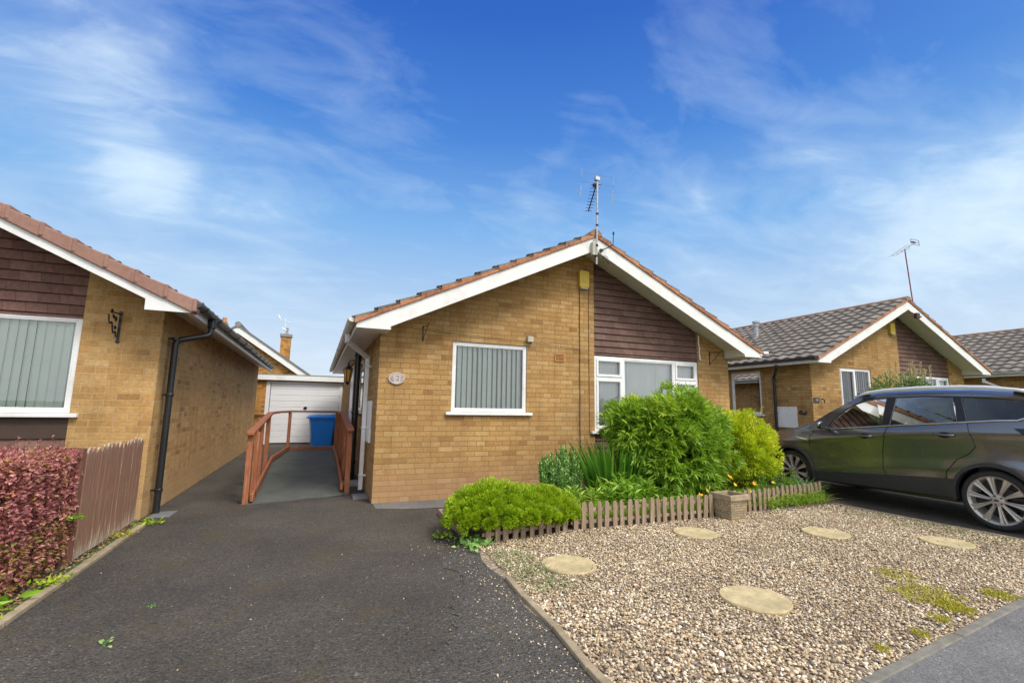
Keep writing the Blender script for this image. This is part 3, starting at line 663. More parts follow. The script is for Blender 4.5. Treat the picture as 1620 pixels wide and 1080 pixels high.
def bungalow(X0, Yf, zg, label, depth=9.9, brick='buff_brick', gutterL='white_gutter', gutterR='black_plastic', verge='terracotta', front_window='blind', side_window=None, clad='brown_tile_hanging', bay='three', sideR_window=None, tiles=True, soff='cream_soffit', overhang=.45, board=.245, sofz=0.0):
    X1 = X0 + 6.64; Xr = X0 + 3.32; Yb = Yf + depth; Z = lambda z: z + zg; ZR = Z(4.222)
    T = thing('bungalow', label, 'house', (Xr, Yf, zg), group=HG)
    yo = Yf - overhang; EO = .35
    roofz = lambda x: ZR - PITCH * abs(x - Xr)
    topw = lambda x: roofz(x) - .17
    bx0, bx1 = X0 + 3.576, X1 - .762        # the bay with hung tiles
    wl0, wl1, wz0, wz1 = X0 + 1.073, X0 + 2.309, Z(1.255), Z(2.32)
    bz0, bz1 = Z(.965), Z(2.24)
    # brick walls
    mb = wall_mesh(X0, bx0, topw, [(wl0, wl1, wz0, wz1)], Yf, 'y', Z(-.15), (Xr,))
    mb.quad((bx0, Yf, Z(-.15)), (bx0, Yf + .06, Z(-.15)), (bx0, Yf + .06, topw(bx0)), (bx0, Yf, topw(bx0)))
    mb.v += []; mb2 = wall_mesh(bx1, X1, topw, [], Yf, 'y', Z(-.15)); mb.add(mb2.v, mb2.f)
    mb.quad((bx1, Yf, Z(-.15)), (bx1, Yf + .06, Z(-.15)), (bx1, Yf + .06, topw(bx1)), (bx1, Yf, topw(bx1)))
    hl = [side_window[:4]] if side_window else []
    mb2 = wall_mesh(Yf, Yb, lambda a: Z(2.53), hl, X0, 'x', Z(-.15), inward=1); mb.add(mb2.v, mb2.f)
    mb2 = wall_mesh(Yf, Yb, lambda a: Z(2.53), [], X1, 'x', Z(-.15), inward=-1); mb.add(mb2.v, mb2.f)
    mb2 = wall_mesh(X0, X1, topw, [], Yb, 'y', Z(-.15), (Xr,)); mb.add(mb2.v, mb2.f)
    obj('brick_wall', mb, brick, T)
    # bay cladding: overlapping rows
    def clad_rows(zlo, zhi, topfn):
        mb = MB(); z = zhi_ = None
        k0 = math.floor(zlo / .115); z = k0 * .115
        while z < zhi:
            a = max(z, zlo); b_ = min(z + .115, zhi)
            xx = [bx0 + .003 + (bx1 - bx0 - .006) * i / 24 for i in range(25)]
            for l, r in zip(xx[:-1], xx[1:]):
                tl, tr = min(b_, topfn(l)), min(b_, topfn(r))
                if tl <= a and tr <= a: continue
                al, ar = min(a, tl), min(a, tr)
                o = random.uniform(-.0015, .0015)
                mb.quad((l, Yf + .012 + o, al), (r, Yf + .012 + o, ar), (r, Yf + .034, max(tr, ar)), (l, Yf + .034, max(tl, al)))
                mb.quad((l, Yf + .036, al + .001), (r, Yf + .036, ar + .001), (r, Yf + .012 + o, ar), (l, Yf + .012 + o, al))
            z += .115
        return mb
    obj('tile_cladding', clad_rows(bz1 + .02, 4.4 + zg, topw), clad, T)
    obj('tile_cladding', clad_rows(Z(-.1), bz0 - .05, lambda x: 99), clad, T)
    obj('cladding_backing', MB().box(bx0 + .003, bx1 - .003, Yf + .042, Yf + .06, Z(-.1), bz0 - .02), 'dark_room', T)
    obj('cladding_backing', MB().prism([(bx0 + .003, bz1), (bx1 - .003, bz1), (bx1 - .003, topw(bx1)), (bx0 + .003, topw(bx0))], Yf + .042, Yf + .06), 'dark_room', T)
    # windows
    if front_window == 'blind':
        window(T, 'window', wl0, wl1, wz0, wz1, Yf, 'y', 1, [(wl0 + .045, wl1 - .045, wz0 + .045, wz1 - .045, False)], 'blind_fabric', slat_gap=.083, slat_ang=.56)
    else:
        mx = wl0 + .60
        window(T, 'window', wl0, wl1, wz0, wz1, Yf, 'y', 1, [(wl0 + .045, mx - .02, wz0 + .045, wz1 - .045, True), (mx + .02, wl1 - .045, wz0 + .045, wz1 - .045, False)], 'blind_fabric_grey', lights=[(mx - .02, mx + .02, wz0 + .045, wz1 - .045)], slat_ang=.5)
    if bay == 'three':
        m1, m2 = bx0 + .60, bx1 - .56; tz = Z(1.865)
        window(T, 'window', bx0 + .004, bx1 - .004, bz0, bz1, Yf, 'y', 1,
               [(bx0 + .05, m1 - .025, bz0 + .045, tz - .02, True), (bx0 + .05, m1 - .025, tz + .02, bz1 - .045, True), (m1 + .025, m2 - .025, bz0 + .045, bz1 - .045, False),
                (m2 + .025, bx1 - .05, bz0 + .045, tz - .02, True), (m2 + .025, bx1 - .05, tz + .02, bz1 - .045, True)],
               'blind_fabric_grey', lights=[(m1 - .025, m1 + .025, bz0 + .045, bz1 - .045), (m2 - .025, m2 + .025, bz0 + .045, bz1 - .045), (bx0 + .045, m1 - .025, tz - .02, tz + .02), (m2 + .025, bx1 - .045, tz - .02, tz + .02)], slat_gap=.080, slat_ang=.05)
    else:
        z0_ = Z(1.19)
        mb = MB(); mb.box(bx0 + .004, bx1 - .004, Yf + .01, Yf + .03, bz0 - .05, z0_ - .05); obj('cladding_board', mb, 'rust_dark', T)
        m1 = bx0 + .60
        window(T, 'window', bx0 + .004, bx1 - .004, z0_, Z(2.275), Yf, 'y', 1, [(bx0 + .05, m1 - .02, z0_ + .045, Z(2.23), False), (m1 + .02, bx1 - .05, z0_ + .045, Z(2.23), False)], 'blind_fabric', lights=[(m1 - .02, m1 + .02, z0_ + .045, Z(2.23))], slat_gap=.080, slat_ang=-.22)
    if side_window:
        a, b_, c, d = side_window[:4]
        window(T, 'window', a, b_, c, d, X0, 'x', 1, [(a + .045, b_ - .045, c + .045, d - .045, False)], side_window[4] if len(side_window) > 4 else None, slat_ang=.6)
    # interior partitions so no light passes right through
    mb = MB(); mb.box(X0 + .15, X1 - .15, Yf + 3.4, Yf + 3.45, Z(0), Z(2.4)); mb.box(X0 + 3.45, X0 + 3.5, Yf + .2, Yf + 3.38, Z(0), Z(2.4)); mb.box(X0 + .12, X1 - .12, Yf + .13, Yb - .1, Z(2.42), Z(2.45)); mb.box(X0 + .1, X1 - .1, Yf + .1, Yb - .1, Z(.0), Z(.04)); obj('interior', mb, 'dark_room', T)
    # bargeboards (front gable and back) and soffits
    zt = lambda x: roofz(x) - .045; zb = lambda x: zt(x) - board; foot = Z(2.345)
    def xat(zv): return (ZR - .045 - board - zv) / PITCH   # dx where the board's lower edge meets zv
    dxf = xat(foot)
    for sgn in (-1, 1):
        e = Xr + sgn * (3.32 + EO); k = Xr + sgn * dxf
        kk = X0 + .07 if sgn < 0 else X1 - .07
        pts = [(Xr, zt(Xr)), (e, zt(e)), (e, foot), (kk, foot), (kk, zb(kk)), (Xr, zb(Xr))] if (kk - k) * sgn < 0 else [(Xr, zt(Xr)), (e, zt(e)), (e, foot), (k, foot), (Xr, zb(Xr))]
        if sgn < 0: pts = [(p[0] - .0008, p[1]) for p in pts]
        else: pts = [(p[0] + .0008, p[1]) for p in pts]
        obj('bargeboard', MB().prism(pts, yo - .022, yo), 'white_board', T, bevel=.003)
        # sloping soffit under the overhang
        s0 = lambda x: roofz(x) - .185
        kx = Xr + sgn * (3.32 - .07)
        mb = MB(); mb.prism([(Xr, s0(Xr)), (kx, s0(kx)), (kx, s0(kx) + .012), (Xr, s0(Xr) + .012)], yo + .001, Yf + (.05))
        # boxed end
        a, b_ = sorted((kx, e - sgn * .002)); mb.box(a, b_, yo + .002, Yf - .001, foot + .008 + sofz, foot + .02 + sofz)
        # inner cheek between the sloping and the flat soffit
        a, b_ = sorted((kx, kx - sgn * .012)); mb.box(a, b_, yo + .002, Yf - .002, foot + .012 + sofz, s0(kx) + .01 + sofz)
        # eaves soffit along the side wall
        wx = X0 if sgn < 0 else X1
        a, b_ = sorted((wx, e - sgn * .002)); mb.box(a, b_, Yf + .001, Yb + .1, foot + .022 + sofz, foot + .034 + sofz)
        if sofz: a, b_ = sorted((e - sgn * .002, e - sgn * .05)); mb.box(a, b_, yo + .03, Yb + .1, foot + .002, foot + .014)
        obj('soffit', mb, soff if sgn > 0 or soff != 'cream_soffit' else 'white_board', T)
        mb = MB(); a, b_ = sorted((e, e + sgn * .018)); mb.box(a, b_, yo - .02, Yb + .12, foot, zt(e) + .02); obj('fascia', mb, 'white_board', T, bevel=.002)
        # gutter: half round, open at the top
        gm = gutterL if sgn < 0 else gutterR; gx = e + sgn * .075; gzz = zt(e) + .035; R_ = .052; rows = []
        for yy in (yo - .015, Yb + .1):
            rows.append([(gx + R_ * math.cos(PI + PI * q / 10), yy, gzz + R_ * math.sin(PI + PI * q / 10)) for q in range(11)])
        mb = MB(); mb.grid(rows)
        for yy in (yo - .016, Yb + .1): mb.add([(gx + R_ * math.cos(PI + PI * q / 10), yy, gzz + R_ * math.sin(PI + PI * q / 10)) for q in range(11)], [tuple(range(11))])
        yy = yo + .3
        while yy < Yb:
            mb.tube([(gx + (R_ + .004) * math.cos(PI + PI * q / 10), yy, gzz + (R_ + .004) * math.sin(PI + PI * q / 10)) for q in range(11)], .007, 5); yy += .85
        obj('gutter', mb, gm, T, solid=.004)
        # roof slope
        if tiles:
            mb, var = tiled_slope(e + sgn * .045, Xr, roofz(e + sgn * .045) - .004, ZR - .004, yo - .045 if verge == 'terracotta' else yo + .10, Yb + .1)
            if verge == 'terracotta':   # exposed tile ends along the gable
                for c in range(13):
                    f0, f1 = c / 13, (c + 1) / 13; xa = e + sgn * .045 + (Xr - e - sgn * .045) * f0; xb = e + sgn * .045 + (Xr - e - sgn * .045) * f1; n0 = len(mb.v)
                    mb.prism([(xa, roofz(xa) - .004), (xb, roofz(xb) - .004), (xb, roofz(xb) + .004), (xa, roofz(xa) + .040)], yo - .0455, yo - .03); var += [random.random()] * (len(mb.v) - n0)
            obj('roof', mb, 'grey_roof_tile', T, var=var, smooth=False)
        # verge
        mb = MB(); var = []; ncs = 13; sx_, ex_ = e + sgn * .045, Xr
        for end, (ya, yb_) in enumerate(((yo - .05, yo + .13),)):
            for c in range(ncs):
                f0, f1 = c / ncs, (c + 1) / ncs + .012; xa, xb = sx_ + (ex_ - sx_) * f0, sx_ + (ex_ - sx_) * min(f1, 1); za, zb_ = roofz(xa), roofz(xb)
                n0 = len(mb.v)
                if verge == 'terracotta':
                    j = random.uniform(-.006, .008)
                    mb.prism([(xa, za - .06), (xb, zb_ - .06), (xb, zb_ - .022), (xa, za + .010 + j)], ya + random.uniform(-.006, .006), yb_)
                else:
                    q = .004 * (c % 2)
                    mb.prism([(xa, za - .115), (xb, zb_ - .112), (xb, zb_ + .018), (xa, za + .052)], ya - q, yb_ - q)
                    mb.prism([(xa - sgn * .014, za - .095), (xa + sgn * .03, za - .10), (xa + sgn * .03, za + .052), (xa - sgn * .010, za + .058)], ya - .012, yb_ + .004)
                var += [random.random()] * (len(mb.v) - n0)
        obj('verge', mb, 'terracotta_verge' if verge == 'terracotta' else 'pinkish_verge_cap', T, var=var, bevel=.012 if verge != 'terracotta' else .006)
    # ridge tiles
    mb = MB(); var = []; yy = yo - .05
    while yy < Yb + .1:
        n0 = len(mb.v); rr_ = .105
        rows = [[(Xr + rr_ * k * math.cos(a), y_, ZR - .045 + rr_ * k * math.sin(a)) for a in [PI * q / 8 for q in range(9)]] for (y_, k) in ((yy, 1.06), (yy + .4, 1.0))]
        mb.grid(rows); mb.add([rows[0][q] for q in range(9)], [tuple(range(9))]); yy += .405
        var += [random.random()] * (len(mb.v) - n0)
    obj('ridge', mb, 'ridge_tile', T, var=var, solid=.012, smooth=False)
    return T
HM = bungalow(.777, 6.87, 0, 'central buff brick bungalow with wooden ramp beside it and round plaque on its wall', side_window=(9.3, 10.9, 1.22, 2.25), gutterR='white_gutter')
HL = bungalow(-8.42, 6.75, 0, 'left buff brick bungalow behind the red hedge with black corner downpipe', brick='buff_brick_pale_joints', gutterR='grey_gutter', verge='cap', clad='reddish_tile_hanging', bay='wide', board=.165, sofz=.10)
HR = bungalow(11.0, 7.72, .14, 'right buff brick bungalow with grey tiled roof and flue behind the parked car', gutterL='grey_gutter', gutterR='black_plastic', front_window='two', side_window=(9.12, 10.1, 1.26, 2.42))
HT = bungalow(20.2, 6.9, .2, 'farthest right bungalow showing only its grey tiled roof and white gutter', gutterL='white_gutter')

# --- downpipes and other house parts
def bend(pts, r=.05, n=4):
    out = [Vector(pts[0])]
    for a, b_, c in zip(pts[:-2], pts[1:-1], pts[2:]):
        a, b_, c = Vector(a), Vector(b_), Vector(c); d1 = (b_ - a).normalized(); d2 = (c - b_).normalized()
        for i in range(n + 1):
            tt = i / n; out.append((b_ - d1 * r) * (1 - tt) ** 2 + b_ * 2 * tt * (1 - tt) + (b_ + d2 * r) * tt ** 2)
    return out + [Vector(pts[-1])]
# left bungalow black round pipe on its side wall
mb = MB(); mb.tube(bend([(-1.365, 7.2, 2.36), (-1.365, 7.2, 2.22), (-1.70, 7.02, 2.10), (-1.70, 7.02, 0.01)], .06), .037, 14)
for z in (2.12, 1.42, .28): mb.lathe([(.043, -.018), (.046, -.012), (.046, .012), (.043, .018)], (-1.70, 7.02, z), 14); mb.box(-1.78, -1.70, 7.012, 7.028, z - .01, z + .01)
mb.lathe([(.04, 0), (.05, .01), (.05, .10), (.045, .12)], (-1.365, 7.2, 2.30), 14)
obj('downpipe', mb, 'black_plastic', HL, smooth=False)
# main: white square pipe with swan neck
mb = MB(); s_ = .062
mb.beam((.36, 7.55, 2.42), (.36, 7.55, 2.29), s_, s_, (0, 1, 0)); mb.beam((.35, 7.56, 2.31), (.71, 7.86, 2.09), s_, s_); mb.beam((.705, 7.86, 2.12), (.705, 7.86, 0.03), s_, s_, (0, 1, 0))
for z in (1.95, .98, .25): mb.box(.665, .776, 7.815, 7.905, z - .012, z + .012)
obj('downpipe', mb, 'white_upvc', HM, bevel=.006)
mb = MB(); mb.tube([(.66, 9.25, -.02), (.66, 9.25, 2.385)], .055, 16)
for z in (2.25, 1.2, .3): mb.lathe([(.062, -.03), (.068, -.02), (.068, .02), (.062, .03)], (.66, 9.25, z), 16)
obj('soil_pipe', mb, 'black_plastic', HM, smooth=False)
mb = MB(); mb.box(.62, .776, 9.75, 9.98, .62, .80); obj('overflow_box', mb, 'beige_plastic', HM, bevel=.01)
mb = MB(); mb.box(.745, .776, 7.42, 7.98, .77, 1.40); obj('meter_cupboard', mb, 'white_upvc', HM, bevel=.006)
mb = MB(); mb.box(.25, .776, 8.35, 8.75, .0, .05); obj('doorstep', mb, 'concrete', HM, bevel=.006)
# side door beyond the ramp
mb = MB(); mb.box(.745, .776, 11.6, 12.5, .22, 2.28); dd = obj('side_door', mb, 'white_upvc', HM, bevel=.006)
mb = MB(); mb.tube([(.735, 11.7, 1.2), (.70, 11.7, 1.2), (.70, 11.82, 1.2)], .01, 8); obj('handle', mb, 'chrome', dd)
# right bungalow
mb = MB(); mb.tube(bend([(10.57, 8.3, 2.50), (10.57, 8.3, 2.40), (10.92, 8.66, 2.22), (10.92, 8.66, .14)], .06), .036, 12)
for z in (2.15, 1.3): mb.lathe([(.042, -.015), (.046, 0), (.042, .015)], (10.92, 8.66, z), 12)
obj('downpipe', mb, 'black_plastic', HR, smooth=False)
mb = MB(); mb.box(10.955, 10.998, 8.12, 8.70, .95, 1.465); obj('meter_cupboard', mb, 'white_upvc', HR, bevel=.006)
mb = MB(); mb.tube([(11, 7.92, 1.33), (10.86, 7.92, 1.33)], .045, 12); mb.lathe([(.06, -.01), (.06, .01)], (10.85, 7.92, 1.33), 12, 'x'); obj('boiler_vent', mb, 'rust_dark', HR)
mb = MB(); xf, yf_ = 12.9, 10.75; zf = 4.35 - PITCH * (14.32 - xf)
mb.lathe([(.10, -.15), (.10, .05), (.075, .08), (.075, .36), (.10, .37), (.10, .42), (.08, .43), (.08, .46), (.11, .47), (.11, .53), (.0, .54)], (xf, yf_, zf), 16); obj('flue', mb, 'galvanised', HR)
# third house downpipe
mb = MB(); mb.beam((19.78, 8.15, 2.5), (19.78, 8.15, 2.36), .07, .07, (0, 1, 0)); mb.beam((19.78, 8.15, 2.40), (20.14, 7.9, 2.2), .07, .07); mb.beam((20.14, 7.9, 2.24), (20.14, 7.9, .2), .07, .07, (0, 1, 0)); obj('downpipe', mb, 'white_upvc', HT, bevel=.006)
mb = MB(); mb.box(7.70, 7.82, 6.35, 6.50, 2.33, 2.39); mb.box(7.76, 7.80, 6.38, 6.44, 2.28, 2.34)
# vent in wall (main)
mb = MB(); vx0, vx1, vz0, vz1 = 3.585, 3.765, 2.10, 2.235
for (a, b_, c, d) in ((vx0, vx1, vz0, vz0 + .018), (vx0, vx1, vz1 - .018, vz1), (vx0, vx0 + .018, vz0 + .018, vz1 - .018), (vx1 - .018, vx1, vz0 + .018, vz1 - .018)): mb.box(a, b_, 6.855, 6.869, c, d)
for i in range(1, 9): mb.box(vx0 + .018 + i * .0158, vx0 + .024 + i * .0158, 6.858, 6.869, vz0 + .018, vz1 - .018)
for i in range(1, 5): mb.box(vx0 + .018, vx1 - .018, 6.857, 6.868, vz0 + .018 + i * .019, vz0 + .023 + i * .019)
av = obj('air_brick', mb, 'terracotta_vent', HM)
obj('vent_hole', MB().box(vx0 + .01, vx1 - .01, 6.8662, 6.8692, vz0 + .01, vz1 - .01), 'dark_room', av)
#SECTION_FIXTURES
# ------------------------------------------------------------------ fixtures on the houses
# yellow alarm box
def alarm(x, y, z, lab):
    A = thing('alarm_box', lab, 'alarm', (x, y, z), group='yellow alarm boxes under the gable tops')
    mb = MB(); mb.prism([(x - .085, z - .15), (x + .085, z - .15), (x + .095, z - .12), (x + .095, z + .12), (x + .085, z + .15), (x - .085, z + .15), (x - .095, z + .12), (x - .095, z - .12)], y - .075, y - .001); obj('case', mb, 'yellow_plastic', A, bevel=.012)
    mb = MB()
    for k in range(4): pass
    mb.box(x - .04, x + .04, y - .082, y - .0752, z - .055, z + .06); obj('cover_panel', mb, 'yellow_plastic', A, bevel=.004)
    mb = MB(); mb.box(x - .07, x + .07, y - .07, y - .001, z - .172, z - .151); obj('sounder_base', mb, 'beige_plastic', A)
alarm(4.13, 6.87, 3.55, 'yellow alarm box beside a TV aerial mast, high on the central bungalow gable')
alarm(14.32, 7.72, 3.62, 'yellow alarm box on the gable of the bungalow behind the car')
# cable down the wall
mb = MB(); mb.tube([(4.062, 6.862, 3.42)] + [(4.062 + .002 * math.sin(i), 6.862, 3.42 - i * .13) for i in range(1, 22)] + [(4.064, 6.862, .50), (4.10, 6.862, .44), (4.2, 6.862, .43)], .006, 5)
obj('cable', mb, 'black_plastic', label='thin black cable running down the brick from the yellow alarm box', cat='cable')
mb = MB(); mb.tube([(4.245, 6.865, 3.75), (4.242, 6.865, 2.5), (4.246, 6.865, .98), (4.236, 6.84, .93)], .0045, 5)
obj('cable', mb, 'rust_dark', label='thin brown cable down the brick beside the brown tiled bay', cat='cable')
mb = MB(); mb.tube([(6.675, 6.85, 2.76), (6.672, 6.85, 2.6), (6.69, 6.85, 2.52), (6.68, 6.85, 2.40), (6.70, 6.85, 2.28)], .012, 6)
obj('sealant_strip', mb, 'white_board', label='ragged white sealant strip at the right edge of the brown tiled bay', cat='sealant')
# horizontal washing-line wire across the wall
mb = MB(); mb.tube([(1.40, 6.85, 2.455), (2.0, 6.85, 2.425), (3.2, 6.85, 2.38), (4.06, 6.855, 2.33)], .003, 4); obj('wire', mb, 'grey_gutter', label='thin wire strung across the brick above the small window', cat='wire')
# small box light above window
mb = MB(); mb.box(3.07, 3.17, 6.80, 6.869, 2.385, 2.475); obj('sensor_box', mb, 'beige_plastic', at=(3.12, 6.87, 2.38), label='small square beige sensor box above the small window corner', cat='sensor', bevel=.006)
# hanging basket brackets
def bracket(x, y, z, out, h, lab, side=0, mat='iron_black'):
    mb = MB(); mb.box(x - .008, x + .008, y - .012, y - .001, z - h, z + .02)
    tip = (x + side, y - out, z - .01)
    mb.tube([(x, y - .01, z), tip], .006, 6); mb.tube([(x, y - .01, z - h + .02), (x + side * .4, y - out * .45, z - h * .55), (x + side * .85, y - out * .85, z - .02)], .005, 6)
    mb.tube([tip, (tip[0] + side * .06, tip[1] - .02, z + .015), (tip[0], tip[1] - .03, z + .03)], .005, 6)
    return obj('basket_bracket', mb, mat, at=(x, y, z - h), label=lab, cat='bracket', group='hanging basket brackets on the brick walls')
bracket(1.385, 6.87, 2.50, .24, .22, 'black hanging basket bracket left of the small window of the central bungalow', .02)
bracket(6.95, 6.87, 2.44, .24, .24, 'hanging basket bracket right of the brown tiled bay under the eave', .05)
B = thing('scroll_bracket', 'ornate black scrolled iron bracket on the left bungalow brick', 'bracket', (-2.22, 6.75, 2.1))
mb = MB(); x, y, z = -2.20, 6.75, 2.37
mb.box(x - .012, x + .012, y - .012, y - .001, z - .36, z + .0)
for zz in (z - .35, z - .01): mb.lathe([(.0, -.012), (.02, -.01), (.02, 0)], (x, y - .002, zz), 10, 'y')
obj('back_plate', mb, 'iron_black', B)
mb = MB(); mb.tube([(x, y - .01, z - .03), (x - .02, y - .12, z - .03), (x - .03, y - .22, z - .04)], .008, 6)
sp = [(x - .015 - .002 * i, y - .03 - .012 * i, z - .30 + .014 * i + .035 * math.sin(i * .9)) for i in range(16)]; mb.tube(sp, .008, 6)
for cy, cz, rr_ in ((.07, -.10, .035), (.14, -.08, .028), (.06, -.20, .028), (.20, -.03, .03)):
    mb.tube([(x - .02, y - cy - rr_ * (1 - i / 16) * math.cos(i * .75), z + cz + rr_ * (1 - i / 16) * math.sin(i * .75)) for i in range(14)], .006, 5)
obj('scroll', mb, 'iron_black', B)
# oval name plaque with moulded number
Q = thing('house_plaque', 'oval stone house plaque on brick near the corner of the central bungalow', 'plaque', (1.03, 6.87, 1.72))
mb = MB(); n = 36; prof = [(1.0, 0), (1.03, .012), (1.0, .022), (.90, .026), (.86, .020), (.01, .020)]
v = [(1.03 + .115 * r_ * math.cos(2 * PI * k / n), 6.869 - h, 1.72 + .085 * r_ * math.sin(2 * PI * k / n)) for (r_, h) in prof for k in range(n)]
f = [(i * n + k, i * n + (k + 1) % n, (i + 1) * n + (k + 1) % n, (i + 1) * n + k) for i in range(len(prof) - 1) for k in range(n)]
mb.add(v, f); obj('disc', mb, 'plaque_stone', Q)
def text(s, size, loc, mat, parent, name='lettering', depth=.002, rx=PI / 2, rz=0, ext=None):
    cu = bpy.data.curves.new(name, 'FONT'); cu.body = s; cu.size = size; cu.extrude = depth; cu.align_x = 'CENTER'; cu.align_y = 'CENTER'
    tmp = bpy.data.objects.new('tmp', cu); COL.objects.link(tmp); bpy.context.view_layer.update()
    me = bpy.data.meshes.new_from_object(tmp.evaluated_get(bpy.context.evaluated_depsgraph_get())); bpy.data.objects.remove(tmp)
    Rm = Matrix.Rotation(rz, 4, 'Z') @ Matrix.Rotation(rx, 4, 'X'); me.transform(Rm)
    me.materials.clear(); me.materials.append(M(mat)); o = bpy.data.objects.new(name, me); COL.objects.link(o); o.parent = parent
    o.location = Vector(loc) - (wl(parent) if parent else Vector()); return o
text('2', .10, (1.045, 6.847, 1.722), 'plaque_ink', Q, 'number')
mb = MB()
for (cx_, cz_, rr_) in ((-.065, .015, .016), (-.075, -.01, .014), (-.055, -.03, .014), (.075, -.02, .014), (.07, .02, .012)):
    mb.tube([(1.03 + cx_ + rr_ * math.cos(i), 6.847, 1.72 + cz_ + rr_ * math.sin(i)) for i in range(7)], .003, 5)
obj('relief_border', mb, 'plaque_ink', Q)
# number plate of the right bungalow
Q = thing('number_plate', 'small dark slate house number plate on the right bungalow corner', 'house number', (11.13, 7.72, 1.66))
obj('plate', MB().box(11.03, 11.23, 7.70, 7.719, 1.57, 1.69), 'slate_plate', Q, bevel=.004)
text('14', .06, (11.13, 7.697, 1.63), 'white_paint', Q, 'number')
mb = MB(); mb.tube([(11.32, 7.715, 1.66), (11.32, 7.68, 1.66), (11.35, 7.66, 1.62), (11.33, 7.66, 1.56)], .012, 6); obj('wall_hook', mb, 'iron_black', label='small dark metal hook on brick beside the slate number plate', cat='hook')
# lantern
LN = thing('wall_lantern', 'black coach lantern with amber glass on the side wall above the ramp', 'lantern', (.56, 9.7, 1.75))
lx, ly = .52, 9.7
mb = MB(); mb.lathe([(.012, .0), (.03, .03), (.045, .06)], (lx, ly, 1.72), 6); mb.lathe([(.095, .30), (.075, .335), (.03, .37), (.012, .40), (.02, .42), (.004, .45)], (lx, ly, 1.72), 6)
for k in range(6):
    a = 2 * PI * k / 6; mb.tube([(lx + .045 * math.cos(a), ly + .045 * math.sin(a), 1.78), (lx + .088 * math.cos(a), ly + .088 * math.sin(a), 2.02)], .006, 5)
mb.tube([(lx, ly, 2.14), (lx + .02, ly, 2.20), (lx + .14, ly, 2.21), (.776, ly, 2.10)], .009, 6); mb.lathe([(.045, -.015), (.045, .0)], (.776, ly, 2.10), 12, 'x')
obj('lantern_frame', mb, 'iron_black', LN)
obj('lantern_glass', MB().lathe([(.038, .06), (.08, .30)], (lx, ly, 1.72), 6), 'amber_glass', LN)
# satellite-ish floodlight under right eave
mb = MB(); mb.box(7.80, 7.93, 6.36, 6.44, 2.42, 2.47); mb.box(7.74, 7.80, 6.385, 6.415, 2.38, 2.45); obj('outdoor_light', mb, 'white_upvc', at=(7.85, 6.4, 2.4), label='small white outdoor lamp at right eave end of the central bungalow', cat='outdoor light', bevel=.006)
# junction box at the gable top, cable loops, aerial amplifier bits
mb = MB(); mb.box(4.0, 4.06, 6.33, 6.395, 3.83, 4.05); obj('junction_box', mb, 'beige_plastic', at=(4.03, 6.38, 3.83), label='small brown box fixed at gable peak left of the aerial mast', cat='junction box', bevel=.005)
mb = MB(); mb.tube([(4.28 + .06 * math.cos(a), 6.38 - .01 * a / 6, 3.78 + .075 * math.sin(a)) for a in np.linspace(.5, 6.2, 18)], .005, 5); mb.tube([(4.22, 6.38, 3.84), (4.28, 6.37, 3.79), (4.33, 6.36, 3.72)], .006, 5); mb.box(4.17, 4.22, 6.35, 6.395, 3.92, 3.96)
mb.tube([(4.20, 6.36, 3.94), (4.28, 6.30, 3.98), (4.35, 6.26, 4.03), (4.36, 6.26, 4.22)], .008, 6); mb.lathe([(.014, 0), (.016, .04), (.01, .05)], (4.36, 6.26, 4.20), 8)
obj('antenna_fitting', mb, 'iron_black', label='short stub antenna and looped cable clipped right of the gable peak', cat='antenna')
# ---- TV aerial on the central bungalow
A = thing('tv_aerial', 'tall grey TV aerial mast at the gable peak of the central bungalow', 'aerial', (4.09, 6.35, 3.70))
ax, ay = 4.085, 6.345
mb = MB(); mb.tube([(ax - .005, ay, 3.68), (ax + .03, ay, 5.22)], .017, 10)
obj('mast', mb, 'galvanised', A)
mb = MB()
for z in (3.82, 4.0, 4.35, 4.55): mb.lathe([(.024, -.015), (.024, .015)], (ax + .02 * (z - 3.7), ay, z), 8)
mb.box(ax - .02, ax + .02, ay, ay + .03, 3.80, 3.84); mb.box(ax - .02, ax + .02, ay, ay + .03, 3.98, 4.02); obj('clamp', mb, 'iron_black', A)
mb = MB(); a0 = Vector((ax + .04, ay + .05, 5.10)); a1 = Vector((4.43, 7.15, 4.98)); mb.beam(a0, a1, .018, .018)
dd_ = (a1 - a0); 
for i in range(9):
    p = a0 + dd_ * (i / 8.2 + .02); h = .085 - .003 * i; side = Vector((.92, -.38, 0)); mb.tube([p - side * h, p + side * h], .005, 5)
p = a0 + dd_ * .05; mb.box(p.x - .05, p.x + .03, p.y - .03, p.y + .03, p.z - .02, p.z + .03); obj('yagi_boom', mb, 'iron_black', A)
mb = MB()
mb.tube([(ax - .28, ay, 5.06), (ax + .36, ay, 5.10)], .0035, 4); mb.tube([(ax - .28, ay, 5.22), (ax + .36, ay, 5.26)], .003, 4)
for sx_ in (ax - .285, ax + .335):
    mb.tube([(sx_, ay, 5.02), (sx_ - .025, ay - .0, 4.76)], .006, 5); mb.tube([(sx_ + .01, ay, 5.28), (sx_ + .012, ay, 5.14)], .005, 5)
mb.box(ax - .02, ax + .06, ay - .03, ay + .03, 5.14, 5.20); obj('dipole', mb, 'galvanised', A)
